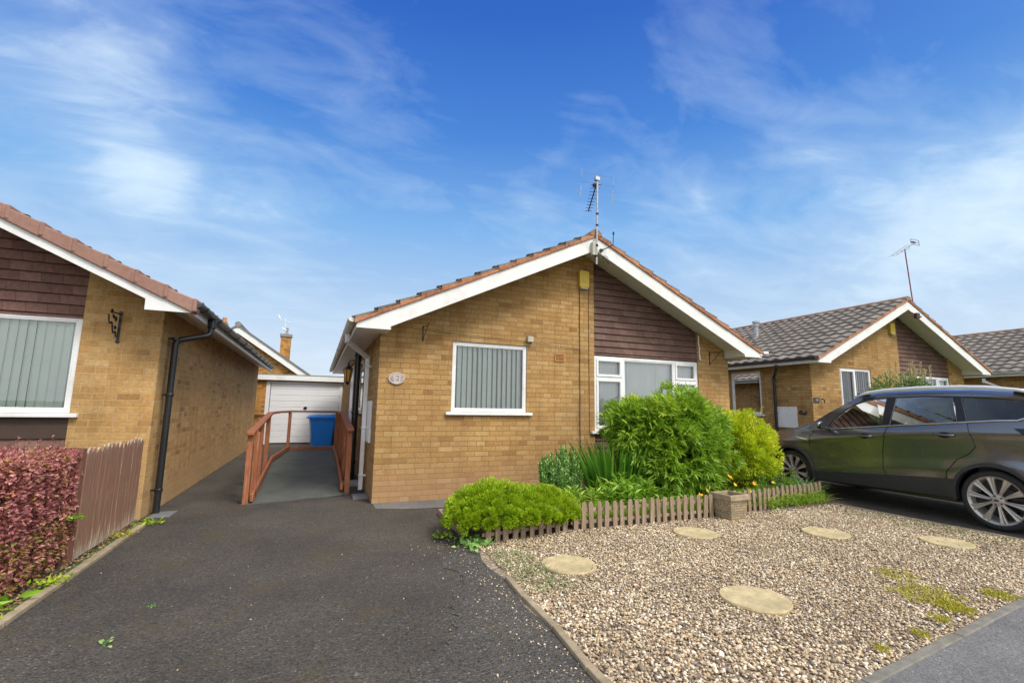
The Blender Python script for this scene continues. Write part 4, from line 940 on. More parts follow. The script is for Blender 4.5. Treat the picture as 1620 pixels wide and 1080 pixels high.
# ---- TV aerial on the right bungalow
bxp, byp = 14.62, 7.3
A = thing('tv_aerial', 'red-masted TV aerial pointing left above the right bungalow roof', 'aerial', (bxp, byp, 3.95))
mb = MB(); mb.tube([(bxp + .06, byp, 3.95), (bxp - .08, byp + .0, 5.78)], .015, 8); obj('mast', mb, 'aerial_red', A)
mb = MB(); c0 = Vector((bxp - .62, byp, 5.52)); c1 = Vector((bxp + .32, byp, 6.02)); mb.tube([c0, c1], .010, 6); mb.tube([(bxp - .08, byp, 5.74), (bxp + .12, byp, 5.80), (bxp + .15, byp, 5.94)], .008, 6); mb.tube([(bxp - .09, byp, 5.74), (bxp - .2, byp, 5.68), (bxp - .22, byp, 5.74)], .007, 6)
for i in range(14):
    p = c0.lerp(c1, i / 15); mb.tube([p - Vector((.03, -.12, 0)) * .8, p + Vector((.03, -.12, 0)) * .8], .003, 4)
obj('yagi_boom', mb, 'galvanised', A)
mb = MB(); gx0, gx1, gz0, gz1 = bxp + .24, bxp + .62, 5.98, 6.12
for z in (gz0, gz1, (gz0 + gz1) / 2): mb.tube([(gx0, byp, z), (gx1, byp, z + .01)], .006, 5)
for x in (gx0, gx1): mb.tube([(x, byp, gz0), (x, byp, gz1)], .006, 5)
mb.box(gx0 + .05, gx0 + .2, byp - .02, byp + .02, 6.03, 6.06); obj('reflector', mb, 'iron_black', A)
mb = MB(); mb.box(bxp - .05, bxp + .10, byp - .1, byp - .03, 3.86, 4.0); mb.tube([(bxp - .3, byp - .06, 4.02), (bxp + .25, byp - .06, 3.92)], .01, 5); obj('wall_clamp', mb, 'rust_dark', A)
#SECTION_BACK
# ------------------------------------------------------------------ garage, far house, screen
G = thing('garage', 'flat-roofed garage with white ribbed up-and-over door beyond the ramp', 'garage', (-.3, 17.8, 0))
gy = 17.8
mb = wall_mesh(-1.95, 1.25, lambda a: 2.14, [(-1.62, .80, -.05, 2.09)], gy, 'y', -.1)
mb2 = wall_mesh(gy, gy + 5, lambda a: 2.14, [], -1.95, 'x', -.1); mb.add(mb2.v, mb2.f); mb2 = wall_mesh(gy, gy + 5, lambda a: 2.14, [], 1.25, 'x', -.1, inward=-1); mb.add(mb2.v, mb2.f)
obj('brick_wall', mb, 'far_brick', G)
obj('fascia', MB().box(-2.0, 1.35, gy - .14, gy - .11, 2.13, 2.29), 'white_board', G)
obj('roof', MB().box(-2.0, 1.35, gy - .109, gy + 5.1, 2.15, 2.335), 'felt_roof', G)
mb = MB(); mb.box(-1.62, -1.50, gy + .0, gy + .06, 0, 2.09); mb.box(.72, .80, gy, gy + .06, 0, 2.09); mb.box(-1.50, .72, gy, gy + .06, 2.03, 2.09); obj('door_frame', mb, 'white_board', G)
rows = []; nrib = 10; 
for i in range(nrib):
    za, zb_ = .03 + 2.0 * i / nrib, .03 + 2.0 * (i + 1) / nrib
    for z, o in ((za, .045), (za + .012, .03), (zb_ - .012, .03), (zb_ - .001, .045)): rows.append([(-1.48, gy + o, z), (.71, gy + o, z)])
D_ = obj('garage_door', MB().grid(rows), 'white_metal_door', G)
mb = MB(); mb.lathe([(.05, -.02), (.05, .0)], (-.37, gy + .025, 1.21), 14, 'y'); mb.box(-.43, -.31, gy - .01, gy + .01, 1.195, 1.225); obj('handle', mb, 'iron_black', D_)
obj('door_gap', MB().box(-1.515, -1.482, gy + .046, gy + .055, 0, 2.03), 'badge_blue', G)
# screen-block wall and brick pier to the left
mb = MB(); rng2 = random.Random(3)
for r_ in range(7):
    for c in range(2): 
        x = -1.95 + c * .0; z = .98 + r_ * .17
        mb.tube([(-1.99 + .05 * math.cos(a), 16.95, z + .06 * math.sin(a)) for a in np.linspace(0, 2 * PI, 10)], .02, 5)
obj('screen_blocks', mb, 'olive_stone' if 'olive_stone' in MATS else 'concrete', label='column of pale pierced screen blocks at the far end of left bungalow', cat='screen wall')
PW = thing('low_wall', 'low brick wall with dark coping in front of the garage corner', 'wall', (-1.9, 17.1, 0))
obj('brickwork', MB().box(-2.1, -1.52, 17.0, 17.22, -.05, .92), 'far_brick', PW); obj('coping', MB().box(-2.12, -1.49, 16.98, 17.24, .921, .99), 'stained_timber_top', PW)
# far house behind the garage
FH = thing('far_house', 'distant brick gable end with white bargeboard rising behind the garage', 'house', (-4, 26, 0))
fy = 26; px_, pz_ = -3.80, 5.02; fsl = .68
mb = MB(); mb.prism([(px_ - 5.2, -.1), (px_ + 5.2, -.1), (px_ + 5.2, pz_ - fsl * 5.2 - .1), (px_, pz_ - .1), (px_ - 5.2, pz_ - fsl * 5.2 - .1)], fy, fy + 8); obj('brick_wall', mb, 'far_brick', FH)
for sgn in (-1, 1):
    e = px_ + sgn * 5.5; zt_ = lambda x: pz_ - fsl * abs(x - px_)
    obj('bargeboard', MB().prism([(px_, zt_(px_)), (e, zt_(e)), (e, zt_(e) - .32), (px_, zt_(px_) - .32)], fy - .24, fy - .2), 'white_board', FH)
    obj('roof', MB().prism([(px_, zt_(px_) + .10), (e, zt_(e) + .10), (e, zt_(e)), (px_, zt_(px_))], fy - .28, fy + 8.2), 'grate_grey', FH)
mb = MB(); mb.tube([(px_, fy - .3, pz_ + .10), (px_, fy + 8.2, pz_ + .10)], .14, 12); obj('ridge', mb, 'lead_grey', FH)
# chimney of the far house
ch = obj('chimney', MB().box(-2.10, -1.60, 28.5, 29.0, 3.2, 5.02), 'far_brick', FH)
obj('chimney_cap', MB().box(-2.15, -1.55, 28.45, 29.05, 5.02, 5.17), 'lead_grey', ch); obj('chimney_pot', MB().lathe([(.10, 0), (.11, .08), (.085, .12), (.085, .34), (.1, .36)], (-1.85, 28.75, 5.17), 12), 'concrete', ch)
ch = obj('chimney', MB().box(-4.85, -4.5, 27.2, 27.6, 3.4, 5.35), 'far_brick', FH)
obj('chimney_pot', MB().lathe([(.13, 0), (.14, .1), (.1, .12), (.1, .3)], (-4.66, 27.4, 5.35), 12), 'terracotta_vent', ch)
A = thing('tv_aerial', 'tiny white TV aerial on the distant chimney behind the garage', 'aerial', (-1.75, 28.6, 5.17))
mb = MB(); mb.tube([(-1.9, 28.5, 5.1), (-1.95, 28.5, 6.05)], .015, 6); obj('mast', mb, 'white_paint', A)
mb = MB(); mb.tube([(-2.25, 28.5, 5.95), (-1.65, 28.5, 5.82)], .018, 6); mb.tube([(-2.32, 28.5, 6.2), (-2.22, 28.5, 6.0)], .05, 6); mb.tube([(-2.1, 28.5, 5.5), (-1.85, 28.5, 5.38)], .03, 6)
for i in range(5): x = -2.15 + i * .11; mb.tube([(x, 28.38, 5.93 - i * .024), (x, 28.62, 5.93 - i * .024)], .008, 4)
obj('yagi_boom', mb, 'white_board', A)
#SECTION_RAMP
# ------------------------------------------------------------------ ramp
RP = thing('access_ramp', 'wooden access ramp with grey felt surface and red-brown stained handrails', 'ramp', (-.15, 7.4, 0))
xl, xr_ = -.80, .50
def rz(y): return .012 + (.235 - .012) * min(1, max(0, (y - 7.42) / 2.7))
rows = []
for y in np.concatenate([np.linspace(7.33, 10.12, 14), np.linspace(10.4, 12.75, 8)]):
    sk = .28 * max(0, (8.0 - y) / .7)
    rows.append([(xl + .03 + (xr_ - xl - .06) * i / 12, y + (sk * i / 12 * 1.0 if y < 8 else 0) * .9, rz(y) + .003 * math.sin(i * 1.3 + y * 5)) for i in range(13)])
obj('deck_felt', MB().grid(rows), 'ramp_felt', RP, solid=.006, smooth=True)
mb = MB(); mb.prism([(7.95, -.01), (12.74, -.01), (12.74, .222), (10.15, .222), (7.95, .04)], xl + .04, xr_ - .04, 'x'); obj('deck', mb, 'stained_timber_top', RP)
mb = MB(); mb.add([(xl - .06, 7.27, .004), (xl + .1, 7.28, .004), (xr_ + .02, 7.60, .004), (xr_ + .05, 7.72, .02), (xl, 7.42, .02)], [(0, 1, 2, 3, 4)]); obj('felt_flap', mb, 'ramp_felt', RP, solid=.008)
def post(x, y, z0, z1, w_=.07): obj('post', MB().box(x - w_ / 2, x + w_ / 2, y - w_ / 2, y + w_ / 2, z0, z1), 'stained_timber', RP, bevel=.004)
def topz(y): return .93 + .225 * min(1, max(0, (y - 7.3) / 2.7))
for y in (7.33, 8.65, 9.75): post(xl, y, .0, topz(y) - .02)
post(xl + .06, 7.55, rz(7.55), topz(7.55) - .02)
post(xl + .22, 12.55, .0, topz(12.6) - .02)
for y in (7.74, 8.9, 10.1, 11.3): post(xr_, y, .0, topz(y) - .02)
post(xr_ - .02, 12.62, 0, topz(12.6) - .02)
def railpart(pts, w_, h, mat, name):
    for a, b_ in zip(pts[:-1], pts[1:]):
        obj(name, MB().beam(a, b_, w_, h), mat, RP, bevel=.006)
tp = lambda x, y: (x, y, topz(y))
railpart([tp(xl, 7.22), tp(xl, 10.02), tp(xl + .05, 11.6), tp(xl + .20, 12.62)], .10, .042, 'stained_timber', 'handrail')
railpart([(xl + .15, 12.64, topz(12.6) + .004), (xr_ + .02, 12.64, topz(12.6) + .004)], .09, .04, 'stained_timber_top', 'handrail')
railpart([tp(xr_, 7.63), tp(xr_, 10.05), tp(xr_, 12.6)], .10, .042, 'stained_timber', 'handrail')
mp_ = lambda x, y: (x, y, rz(y) + .07)
railpart([mp_(xl + .075, 7.30), mp_(xl + .075, 10.05), mp_(xl + .24, 12.50)], .04, .095, 'stained_timber', 'kick_rail')
railpart([(xl + .25, 12.72, .265), (xr_ - .07, 12.72, .265)], .04, .095, 'stained_timber', 'kick_rail')
railpart([mp_(xr_ - .075, 7.72), mp_(xr_ - .075, 10.05), mp_(xr_ - .075, 12.50)], .04, .095, 'stained_timber', 'kick_rail')
# drain grates
obj('drain_cover', MB().box(-1.72, -1.50, 6.78, 7.10, .001, .014), 'grate_grey', label='grey drain cover at the foot of black downpipe', cat='drain cover', bevel=.003)
mb = MB(); mb.box(.56, .772, 7.22, 7.52, .001, .03); mb.box(.60, .73, 7.26, 7.48, .0301, .034); obj('gully_cover', mb, 'grate_grey', label='small grey gully cover near the white downpipe beside the ramp', cat='drain cover', bevel=.003)
# wheelie bins
def bin_(x, y, mat, lab, rot=0, sc=1):
    T = thing('wheelie_bin', lab, 'bin', (x, y, 0), rot, group='wheelie bins behind the ramp')
    def ring(w_, d, z, r=.05):
        return [(sx * (w_ / 2 - (r if k else 0)), sy * (d / 2 - (0 if k else r)), z) for sx, sy, k in ((-1, -1, 0), (-1, -1, 1), (1, -1, 1), (1, -1, 0), (1, 1, 0), (1, 1, 1), (-1, 1, 1), (-1, 1, 0))]
    mb = MB(); prof = [(.44, .50, .04), (.47, .56, .5), (.52, .66, .93), (.57, .70, .935), (.57, .70, .975)]
    v = [p for w_, d, z in prof for p in ring(w_, d, z)]; f = [(i * 8 + k, i * 8 + (k + 1) % 8, (i + 1) * 8 + (k + 1) % 8, (i + 1) * 8 + k) for i in range(len(prof) - 1) for k in range(8)]
    mb.add(v, f + [tuple(range(7, -1, -1))]); obj('body', mb, mat, T, local=True, bevel=.006)
    mb = MB(); prof = [(.60, .74, .976), (.60, .74, 1.0), (.54, .66, 1.04), (.38, .45, 1.06)]
    v = [p for w_, d, z in prof for p in ring(w_, d, z)]; f = [(i * 8 + k, i * 8 + (k + 1) % 8, (i + 1) * 8 + (k + 1) % 8, (i + 1) * 8 + k) for i in range(3) for k in range(8)]
    mb.add(v, f + [tuple(range(24, 32)), tuple(range(7, -1, -1))]); mb.box(-.22, .22, -.39, -.35, .985, 1.015); obj('lid', mb, mat, T, local=True, bevel=.01)
    mb = MB(); mb.tube([(-.25, .39, .98), (.25, .39, .98)], .018, 8); obj('handle', mb, mat, T, local=True)
    for sx in (-1, 1): obj('wheel', MB().lathe([(.06, -.02), (.1, -.02), (.1, .02), (.06, .02)], (sx * .25, .27, .1), 18, 'x'), 'rubber', T, local=True)
bin_(.17, 14.0, 'blue_plastic', 'blue wheelie bin standing behind the end of the ramp', PI / 2 + .1)
bin_(.62, 14.85, 'bin_black', 'black wheelie bin half hidden to the right of the blue bin', -.05)
#SECTION_GARDEN
# ------------------------------------------------------------------ fences
FP = thing('fence_panel', 'low brown fence panel with peeling paint and pointed tops beside the red hedge', 'fence', (-1.79, 5.9, 0))
mb = MB(); y = 5.17; k = 0
while y < 6.53:
    w_ = .098; z1 = .90 + random.uniform(-.006, .006) - .012 * math.sin(k); o = random.uniform(-.004, .004)
    mb.prism([(y, .02), (y + w_, .02), (y + w_, z1 - .02), (y + w_ * .72, z1 + .012), (y + w_ / 2, z1 + .035), (y + w_ * .28, z1 + .012), (y, z1 - .02)], -1.80 + o, -1.784 + o, 'x'); y += w_ + .004; k += 1
obj('boards', mb, 'peeling_fence', FP, bevel=.003)
mb = MB(); mb.box(-1.84, -1.803, 5.17, 6.53, .2, .27); mb.box(-1.84, -1.803, 5.17, 6.53, .66, .73); mb.box(-1.86, -1.79, 5.10, 5.165, 0, .93); obj('post_and_rails', mb, 'brown_fence_paint', FP)
def picket_run(p0, p1, lab, n, heights=.30):
    T = thing('picket_fence', lab, 'fence', ((p0[0] + p1[0]) / 2, (p0[1] + p1[1]) / 2, 0), group='low weathered picket fences edging the planting bed')
    a, b_ = Vector((*p0, 0)), Vector((*p1, 0)); d = (b_ - a).normalized(); nrm = Vector((d.y, -d.x, 0))
    for z in (.09, .215):
        obj('rail', MB().beam(a + Vector((0, 0, z)) - nrm * .012, b_ + Vector((0, 0, z)) - nrm * .012, .016, .035), 'grey_picket', T, bevel=.002)
    for i in range(n):
        c = a.lerp(b_, (i + .5) / n) + d * random.uniform(-.009, .009); w_ = .058 + random.uniform(-.004, .004); h = heights + random.uniform(-.012, .012); tl = random.gauss(0, .035)
        pts = [(-w_ / 2, -.01), (w_ / 2, -.01), (w_ / 2, h - .03), (w_ * .36, h - .010), (w_ * .15, h), (-w_ * .15, h), (-w_ * .36, h - .010), (-w_ / 2, h - .03)]
        v = []
        for o in (.0, .016):
            for (u, z) in pts: v.append(c + d * (u + tl * z) + Vector((0, 0, z)) + nrm * (o + random.uniform(0, .0008)))
        m = len(pts); f = [tuple(range(m - 1, -1, -1)), tuple(range(m, 2 * m))] + [(q, (q + 1) % m, (q + 1) % m + m, q + m) for q in range(m)]
        obj('picket', MB().add(v, f), 'grey_picket', T, bevel=.003)
picket_run((1.58, 4.53), (2.62, 4.68), 'leftmost stretch of low picket fence half buried under the lime bush', 10)
picket_run((2.66, 4.69), (4.70, 4.68), 'middle stretch of low picket fence between the lime bush and planter', 20)
picket_run((5.04, 4.72), (7.08, 4.93), 'right stretch of low picket fence between the planter and car', 20)
# planter
PLX, PLY = 4.86, 4.58
T = thing('stone_planter', 'square tapered stone-effect planter standing in the picket fence line', 'planter', (PLX, PLY, 0), .05)
def sq(w_, z): return [(-w_ / 2, -w_ / 2, z), (w_ / 2, -w_ / 2, z), (w_ / 2, w_ / 2, z), (-w_ / 2, w_ / 2, z)]
def lof(prof):
    mb = MB(); v = [p for w_, z in prof for p in sq(w_, z)]; return mb.add(v, [(i * 4 + k, i * 4 + (k + 1) % 4, (i + 1) * 4 + (k + 1) % 4, (i + 1) * 4 + k) for i in range(len(prof) - 1) for k in range(4)])
obj('body', lof([(.23, 0), (.24, .03), (.29, .24)]), 'planter_stone', T, local=True, bevel=.006)
obj('rim', lof([(.315, .241), (.33, .255), (.325, .30), (.315, .315), (.26, .315), (.255, .25)]), 'edging_concrete', T, local=True, bevel=.005)
obj('compost', MB().box(-.127, .127, -.127, .127, .2, .258), 'soil', T, local=True)
# ------------------------------------------------------------------ plants
# red hedge
RH = thing('hedge', 'clipped dark red barberry hedge in front of the left bungalow', 'hedge', (-3.2, 5.1, 0))
def box_hedge(x0, x1, y0, y1, z1, n):
    g = np.random.default_rng(5); P = []; O = []
    areas = [('top', (x1 - x0) * (y1 - y0) * 1.0), ('right', (y1 - y0) * z1), ('front', (x1 - x0) * z1), ('back', (x1 - x0) * z1 * .3)]; tot = sum(a for _, a in areas)
    for nm, a in areas:
        m = int(n * a / tot); u, v = g.random(m), g.random(m); dpt = g.exponential(.05, m)
        lump = .035 * np.sin(u * 31 + v * 9) + .03 * np.sin(u * 13 - v * 23)
        if nm == 'top': p = np.stack([x0 + (x1 - x0) * u, y0 + (y1 - y0) * v, z1 - dpt + lump], 1); o = np.tile([0, 0, 1.], (m, 1))
        elif nm == 'right': p = np.stack([x1 - dpt + lump, y0 + (y1 - y0) * u, .06 + (z1 - .06) * v], 1); o = np.tile([1., 0, .3], (m, 1))
        else:
            yy = y0 + dpt + lump if nm == 'front' else y1 - dpt + lump
            p = np.stack([x0 + (x1 - x0) * u, yy, .06 + (z1 - .06) * v], 1); o = np.tile([0, -1. if nm == 'front' else 1., .3], (m, 1))
        # round the long edges
        ex = np.maximum(0, p[:, 0] - (x1 - .13)); ez = np.maximum(0, p[:, 2] - (z1 - .13)); r = np.hypot(ex, ez); k = np.where(r > .13, .13 / np.maximum(r, 1e-6), 1)
        p[:, 0] = np.where(ex > 0, x1 - .13 + ex * k, p[:, 0]); p[:, 2] = np.where(ez > 0, z1 - .13 + ez * k, p[:, 2])
        P.append(p); O.append(o)
    return np.concatenate(P), np.concatenate(O)
P, O = box_hedge(-4.6, -1.80, 4.25, 5.12, .93, 46000)
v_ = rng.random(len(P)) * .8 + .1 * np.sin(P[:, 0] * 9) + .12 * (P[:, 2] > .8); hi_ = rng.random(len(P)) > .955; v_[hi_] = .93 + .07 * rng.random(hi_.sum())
low = (P[:, 2] < .40) & (rng.random(len(P)) > .55); v_[low] = .95
leaves('foliage', P, O + rng.normal(scale=.75, size=P.shape), .024 + .018 * rng.random(len(P)), .015 + .010 * rng.random(len(P)), 'red_leaf', RH, v_)
# shoots above the top
n = 90; bx_ = np.stack([-4.5 + 2.7 * rng.random(n), 4.3 + .8 * rng.random(n), np.full(n, .90)], 1); mb = MB(); LP = []; LD = []
for q in bx_:
    h = random.uniform(.05, .16); e = Vector(q) + Vector((random.uniform(-.05, .05), random.uniform(-.05, .05), h)); mb.tube([Vector(q), e], .0015, 4)
    for j in range(9): LP.append(Vector(q).lerp(e, .2 + .8 * j / 9)[:]); LD.append((random.gauss(0, 1), random.gauss(0, 1), .6))
obj('twigs', mb, 'stem_brown', RH); leaves('shoot_leaves', np.array(LP), np.array(LD), .022, .012, 'red_leaf', RH, .55 + .42 * rng.random(len(LP)))
mb = MB()
for i in range(60):
    x = random.uniform(-4.5, -1.95); y = random.uniform(4.4, 5.0); mb.tube([(x, y, 0), (x + random.uniform(-.1, .1), y + random.uniform(-.1, .1), .45), (x + random.uniform(-.2, .15), y + random.uniform(-.15, .1), .82)], [.008, .006, .003], 5)
obj('stems', mb, 'stem_brown', RH)
obj('core', MB().box(-4.5, -1.98, 4.40, 4.98, .12, .78), 'stem_brown', RH)
# weeds and litter along the left edging
def weed(c, n, ln, mat, lab, cat='weed', spread=.10, wd=.3, up_=.7, group=None):
    P = np.array(c) + rng.normal(scale=spread, size=(n, 3)) * [1, 1, .12]; P[:, 2] = c[2] + np.abs(P[:, 2] - c[2]); D = np.stack([rng.normal(size=n), rng.normal(size=n), up_ * np.abs(rng.normal(size=n)) + .25], 1)
    l = ln * (.5 + .8 * rng.random(n)); return leaves('weed', P, D, l, l * wd, mat, None, at=tuple(c), label=lab, cat=cat, group=group, droop=.3)
weed((-1.92, 4.12, .02), 130, .13, 'fresh_leaf', 'largest bright green leafy weed at the foot of the red hedge', spread=.11)
weed((-1.90, 3.80, .02), 260, .045, 'lime_leaf', 'low yellow-green weed patch nearest the camera beside the left edging', spread=.10, wd=.5)
weed((-1.70, 4.55, .03), 90, .035, 'lime_leaf', 'small weed tuft on the edging below the fence corner', spread=.06, wd=.5)
weed((-1.67, 5.9, .03), 70, .04, 'moss_yellow', 'thin yellowish weed on the edging under the brown fence panel', spread=.07, wd=.4)
weed((-1.62, 6.45, .01), 60, .06, 'lime_leaf', 'yellow-green weed at far end of left edging near the drain cover', spread=.06, wd=.3)
weed((-1.80, 5.02, .38), 120, .04, 'lily_leaf', 'pale green sprig growing through the hedge at the fence post', spread=.04, wd=.4)
weed((-.93, 3.93, .003), 14, .018, 'mid_leaf', 'small green weed on the dark tarmac near bottom left', spread=.018, wd=.6)
weed((-.98, 3.45, .003), 16, .022, 'mid_leaf', 'tiny green weed on the tarmac at the lower left', spread=.022, wd=.6)
P = np.stack([-1.84 + .19 * rng.random(1600), 1.4 + 5.1 * rng.random(1600), .012 + .012 * rng.random(1600)], 1); P2 = np.stack([-2.6 + .9 * rng.random(1400), 3.2 + 1.1 * rng.random(1400), .012 + .012 * rng.random(1400)], 1); P = np.concatenate([P, P2])
leaves('leaf_litter', P, rng.normal(size=P.shape) * [1, 1, .15], .022, .012, 'dry_litter', None, kind='stuff', label='dry brown leaf litter on the soil strip beneath the hedge', cat='leaf litter')
def bush(name, lab, c, rad, n, k, ln, wd, mat, seed, cr=.33, zmin=.02, cat='bush', vb=0, droop=.15, stems=24, updir=.25, shell=.55):
    T = thing(name, lab, cat, (c[0], c[1], 0)); P, D, idx = clump_points(c, rad, n, k, cr, shell, seed, zmin)
    cv = np.random.default_rng(seed + 1).random(k) * .35
    var = .15 + vb + cv[idx] + .42 * rng.random(len(P)); l = ln * (.6 + .7 * rng.random(len(P)))
    leaves('foliage', P, D + [0, 0, updir], l, l * wd, mat, T, var, droop=droop)
    tops = [P[i] for i in rng.integers(0, len(P), stems)]; obj('stems', stems_mb((c[0], c[1], 0), tops, .008), 'stem_brown', T); return T
# front lime bush (two lobes)
T = thing('lime_bush', 'rounded bright lime-green bush sprawling over the left end of the picket fence', 'bush', (2.0, 4.85, 0))
Ps, Ds, Vs = [], [], []
for (c, rad, n, k, sd_) in (((1.83, 4.90, .20), (.56, .42, .34), 34000, 260, 21), ((2.38, 4.92, .18), (.50, .38, .29), 26000, 220, 22), ((1.50, 4.72, .17), (.28, .25, .21), 9000, 80, 23), ((1.78, 4.56, .20), (.34, .17, .15), 9000, 80, 26), ((2.15, 4.58, .20), (.36, .16, .13), 9000, 80, 24), ((2.58, 4.72, .14), (.20, .16, .16), 5500, 45, 25)):
    P, D, idx = clump_points(c, rad, n, k, .13, .70, sd_, .03, False, .05); cv = np.random.default_rng(sd_).random(k) * .4; Ps.append(P); Ds.append(D); Vs.append(.1 + cv[idx] + .45 * rng.random(len(P)))
P = np.concatenate(Ps); leaves('foliage', P, np.concatenate(Ds) + [0, 0, .3], .022 + .014 * rng.random(len(P)), .010 + .005 * rng.random(len(P)), 'lime_leaf', T, np.concatenate(Vs))
q_ = rng.integers(0, len(P), 500); leaves('withered_leaves', P[q_], rng.normal(size=(500, 3)), .022, .010, 'dead_leaf', T)
obj('stems', stems_mb((2.0, 4.95, 0), [P[i] for i in rng.integers(0, len(P), 50)], .007), 'stem_brown', T)
weed((1.50, 4.52, .02), 150, .05, 'mid_leaf', 'small creeping plant with grey-green leaves at the left foot of the lime bush', 'plant', spread=.09, wd=.6)
weed((1.28, 4.92, .01), 60, .045, 'fresh_leaf', 'few low green leaves spilling onto the tarmac left of the lime bush', 'plant', spread=.05, wd=.6)
# sedum-like upright stems
T = thing('upright_plant', 'upright leafy stems with grey-green leaves against the brick wall', 'plant', (3.2, 5.95, 0))
LP, LD, mb = [], [], MB()
for i in range(110):
    a, r_ = random.uniform(0, 2 * PI), .26 * math.sqrt(random.random()); bx_, by_ = 3.20 + r_ * math.cos(a), 5.95 + r_ * .8 * math.sin(a); h = random.uniform(.52, .84) * (1 - .25 * (r_ / .26) ** 2)
    e = Vector((bx_ + r_ * .25 * math.cos(a), by_ + r_ * .25 * math.sin(a), h)); b0 = Vector((bx_, by_, .03)); mb.tube([b0, e], .004, 5)
    for j in range(42):
        f_ = j / 42; p = b0.lerp(e, .12 + .88 * f_); aa = j * 2.4; LP.append(p[:]); LD.append((math.cos(aa), math.sin(aa), .5 + 1.1 * f_ ** 3))
obj('stems', mb, 'sword_leaf', T); leaves('foliage', np.array(LP), np.array(LD), .046 + .016 * rng.random(len(LP)), .024, 'mid_leaf', T)
# sword leaves
T = thing('sword_leaf_plant', 'tall clump of dark green sword-shaped leaves below the big window', 'plant', (4.25, 6.0, 0))
n = 330; a = rng.random(n) * 2 * PI; r_ = .42 * np.sqrt(rng.random(n)); P = np.stack([4.10 + r_ * np.cos(a), 5.85 + .6 * r_ * np.sin(a), np.full(n, .04)], 1); D = np.stack([.30 * r_ / .34 * np.cos(a) + rng.normal(scale=.08, size=n), .30 * r_ / .34 * np.sin(a), np.ones(n)], 1)
blades('foliage', P, D, .62 + .36 * rng.random(n), .036 + .014 * rng.random(n), 'sword_leaf', T, bend=.16)
# lily-like low plants (light green whorled leaves)
def whorl_plant(name, c, R_, n, H, ll, mat, lab, per=16, cat='plant', tilt=.35):
    T = thing(name, lab, cat, (c[0], c[1], 0)); LP, LD, mb = [], [], MB()
    for i in range(n):
        a, r_ = random.uniform(0, 2 * PI), R_ * math.sqrt(random.random()); h = H * random.uniform(.65, 1.0) * (1 - .35 * (r_ / R_) ** 2)
        b0 = Vector((c[0] + r_ * math.cos(a) * .8, c[1] + r_ * .8 * math.sin(a), .03)); e = b0 + Vector((r_ * .3 * math.cos(a), r_ * .3 * math.sin(a), h)); mb.tube([b0, e], .004, 5)
        for j in range(per):
            f_ = j / per; p = b0.lerp(e, .35 + .65 * f_); aa = j * 2.4; LP.append(p[:]); LD.append((math.cos(aa), math.sin(aa), tilt + .8 * f_ ** 2))
    obj('stems', mb, 'sword_leaf', T); LP = np.array(LP); l = ll * (.7 + .5 * rng.random(len(LP))); leaves('foliage', LP, np.array(LD), l, l * .19, mat, T, droop=.35); return T
whorl_plant('lily_plant', (3.85, 5.35, 0), .40, 46, .46, .15, 'lily_leaf', 'low light green whorled leafy plant in front of the sword leaves')
whorl_plant('lily_plant', (3.15, 5.30, 0), .26, 26, .36, .11, 'fresh_leaf', 'small bright green leafy plant just right of the lime bush')
whorl_plant('lily_plant', (4.35, 5.15, 0), .24, 20, .32, .11, 'lily_leaf', 'smallest light green leafy plant behind middle of the picket fence')
# tall lush bush: fans of narrow leaflets on arching stems
T = thing('tall_bush', 'tall lush green bush with feathery leaves covering the big window', 'bush', (5.2, 5.65, 0))
P, D, idx = clump_points((4.90, 5.62, .82), (.86, .60, .80), 5200, 300, .16, .30, 31, .10, True, .10)
P2, D2, idx2 = clump_points((4.42, 5.75, 1.08), (.55, .40, .42), 1300, 80, .18, .3, 33, .3, True, .12)
P = np.concatenate([P, P2]); D = np.concatenate([D, D2]); cv = np.concatenate([np.random.default_rng(3).random(300)[idx], np.random.default_rng(4).random(80)[idx2]])
m = len(P); FP_, FD, FV = [], [], []
side = unit(np.cross(unit(D + [0, 0, .1]), rng.normal(size=(m, 3)))); Dn = unit(D + [0, 0, -.05])
for j, (ang, off) in enumerate(((0, 1.), (.55, .8), (-.55, .8), (1.0, .45), (-1.0, .45), (.8, .15), (-.8, .15))):
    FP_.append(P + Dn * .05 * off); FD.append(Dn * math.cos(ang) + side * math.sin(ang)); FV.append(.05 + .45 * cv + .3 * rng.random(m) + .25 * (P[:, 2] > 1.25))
leaves('foliage', np.concatenate(FP_), np.concatenate(FD), .10 + .04 * rng.random(7 * m), .023 + .009 * rng.random(7 * m), 'fresh_leaf', T, np.concatenate(FV), droop=.22)
q_ = rng.integers(0, m, 130); leaves('withered_leaves', P[q_], D[q_], .07, .014, 'dead_leaf', T)
obj('stems', stems_mb((5.15, 5.68, 0), [P[i] for i in rng.integers(0, m, 70)], .010, .15), 'stem_brown', T)
# yellow-green shrub
T = thing('yellow_shrub', 'bushy yellow-green shrub beside the front of the parked car', 'bush', (6.35, 5.7, 0))
P, D, idx = clump_points((6.32, 5.72, .74), (.78, .5, .64), 34000, 240, .15, .25, 41, .06, True, .12); var = .1 + .4 * np.random.default_rng(9).random(240)[idx] + .45 * rng.random(len(P)) + .1 * (P[:, 2] > 1.0)
leaves('foliage', P, D + [0, 0, .2], .032 + .020 * rng.random(len(P)), .018 + .007 * rng.random(len(P)), 'yellow_leaf', T, var)
LP, LD, mb = [], [], MB()
for i in range(46):
    a = random.uniform(0, 2 * PI); q = Vector((6.30 + .42 * math.cos(a) * random.random(), 5.75 + .35 * math.sin(a), random.uniform(.9, 1.15))); e = q + Vector((random.uniform(-.12, .16), random.uniform(-.08, .08), random.uniform(.14, .30)))
    mb.tube([q, e], .003, 4)
    for j in range(22): LP.append(q.lerp(e, j / 22)[:]); LD.append((math.cos(j * 2.4), math.sin(j * 2.4), .7))
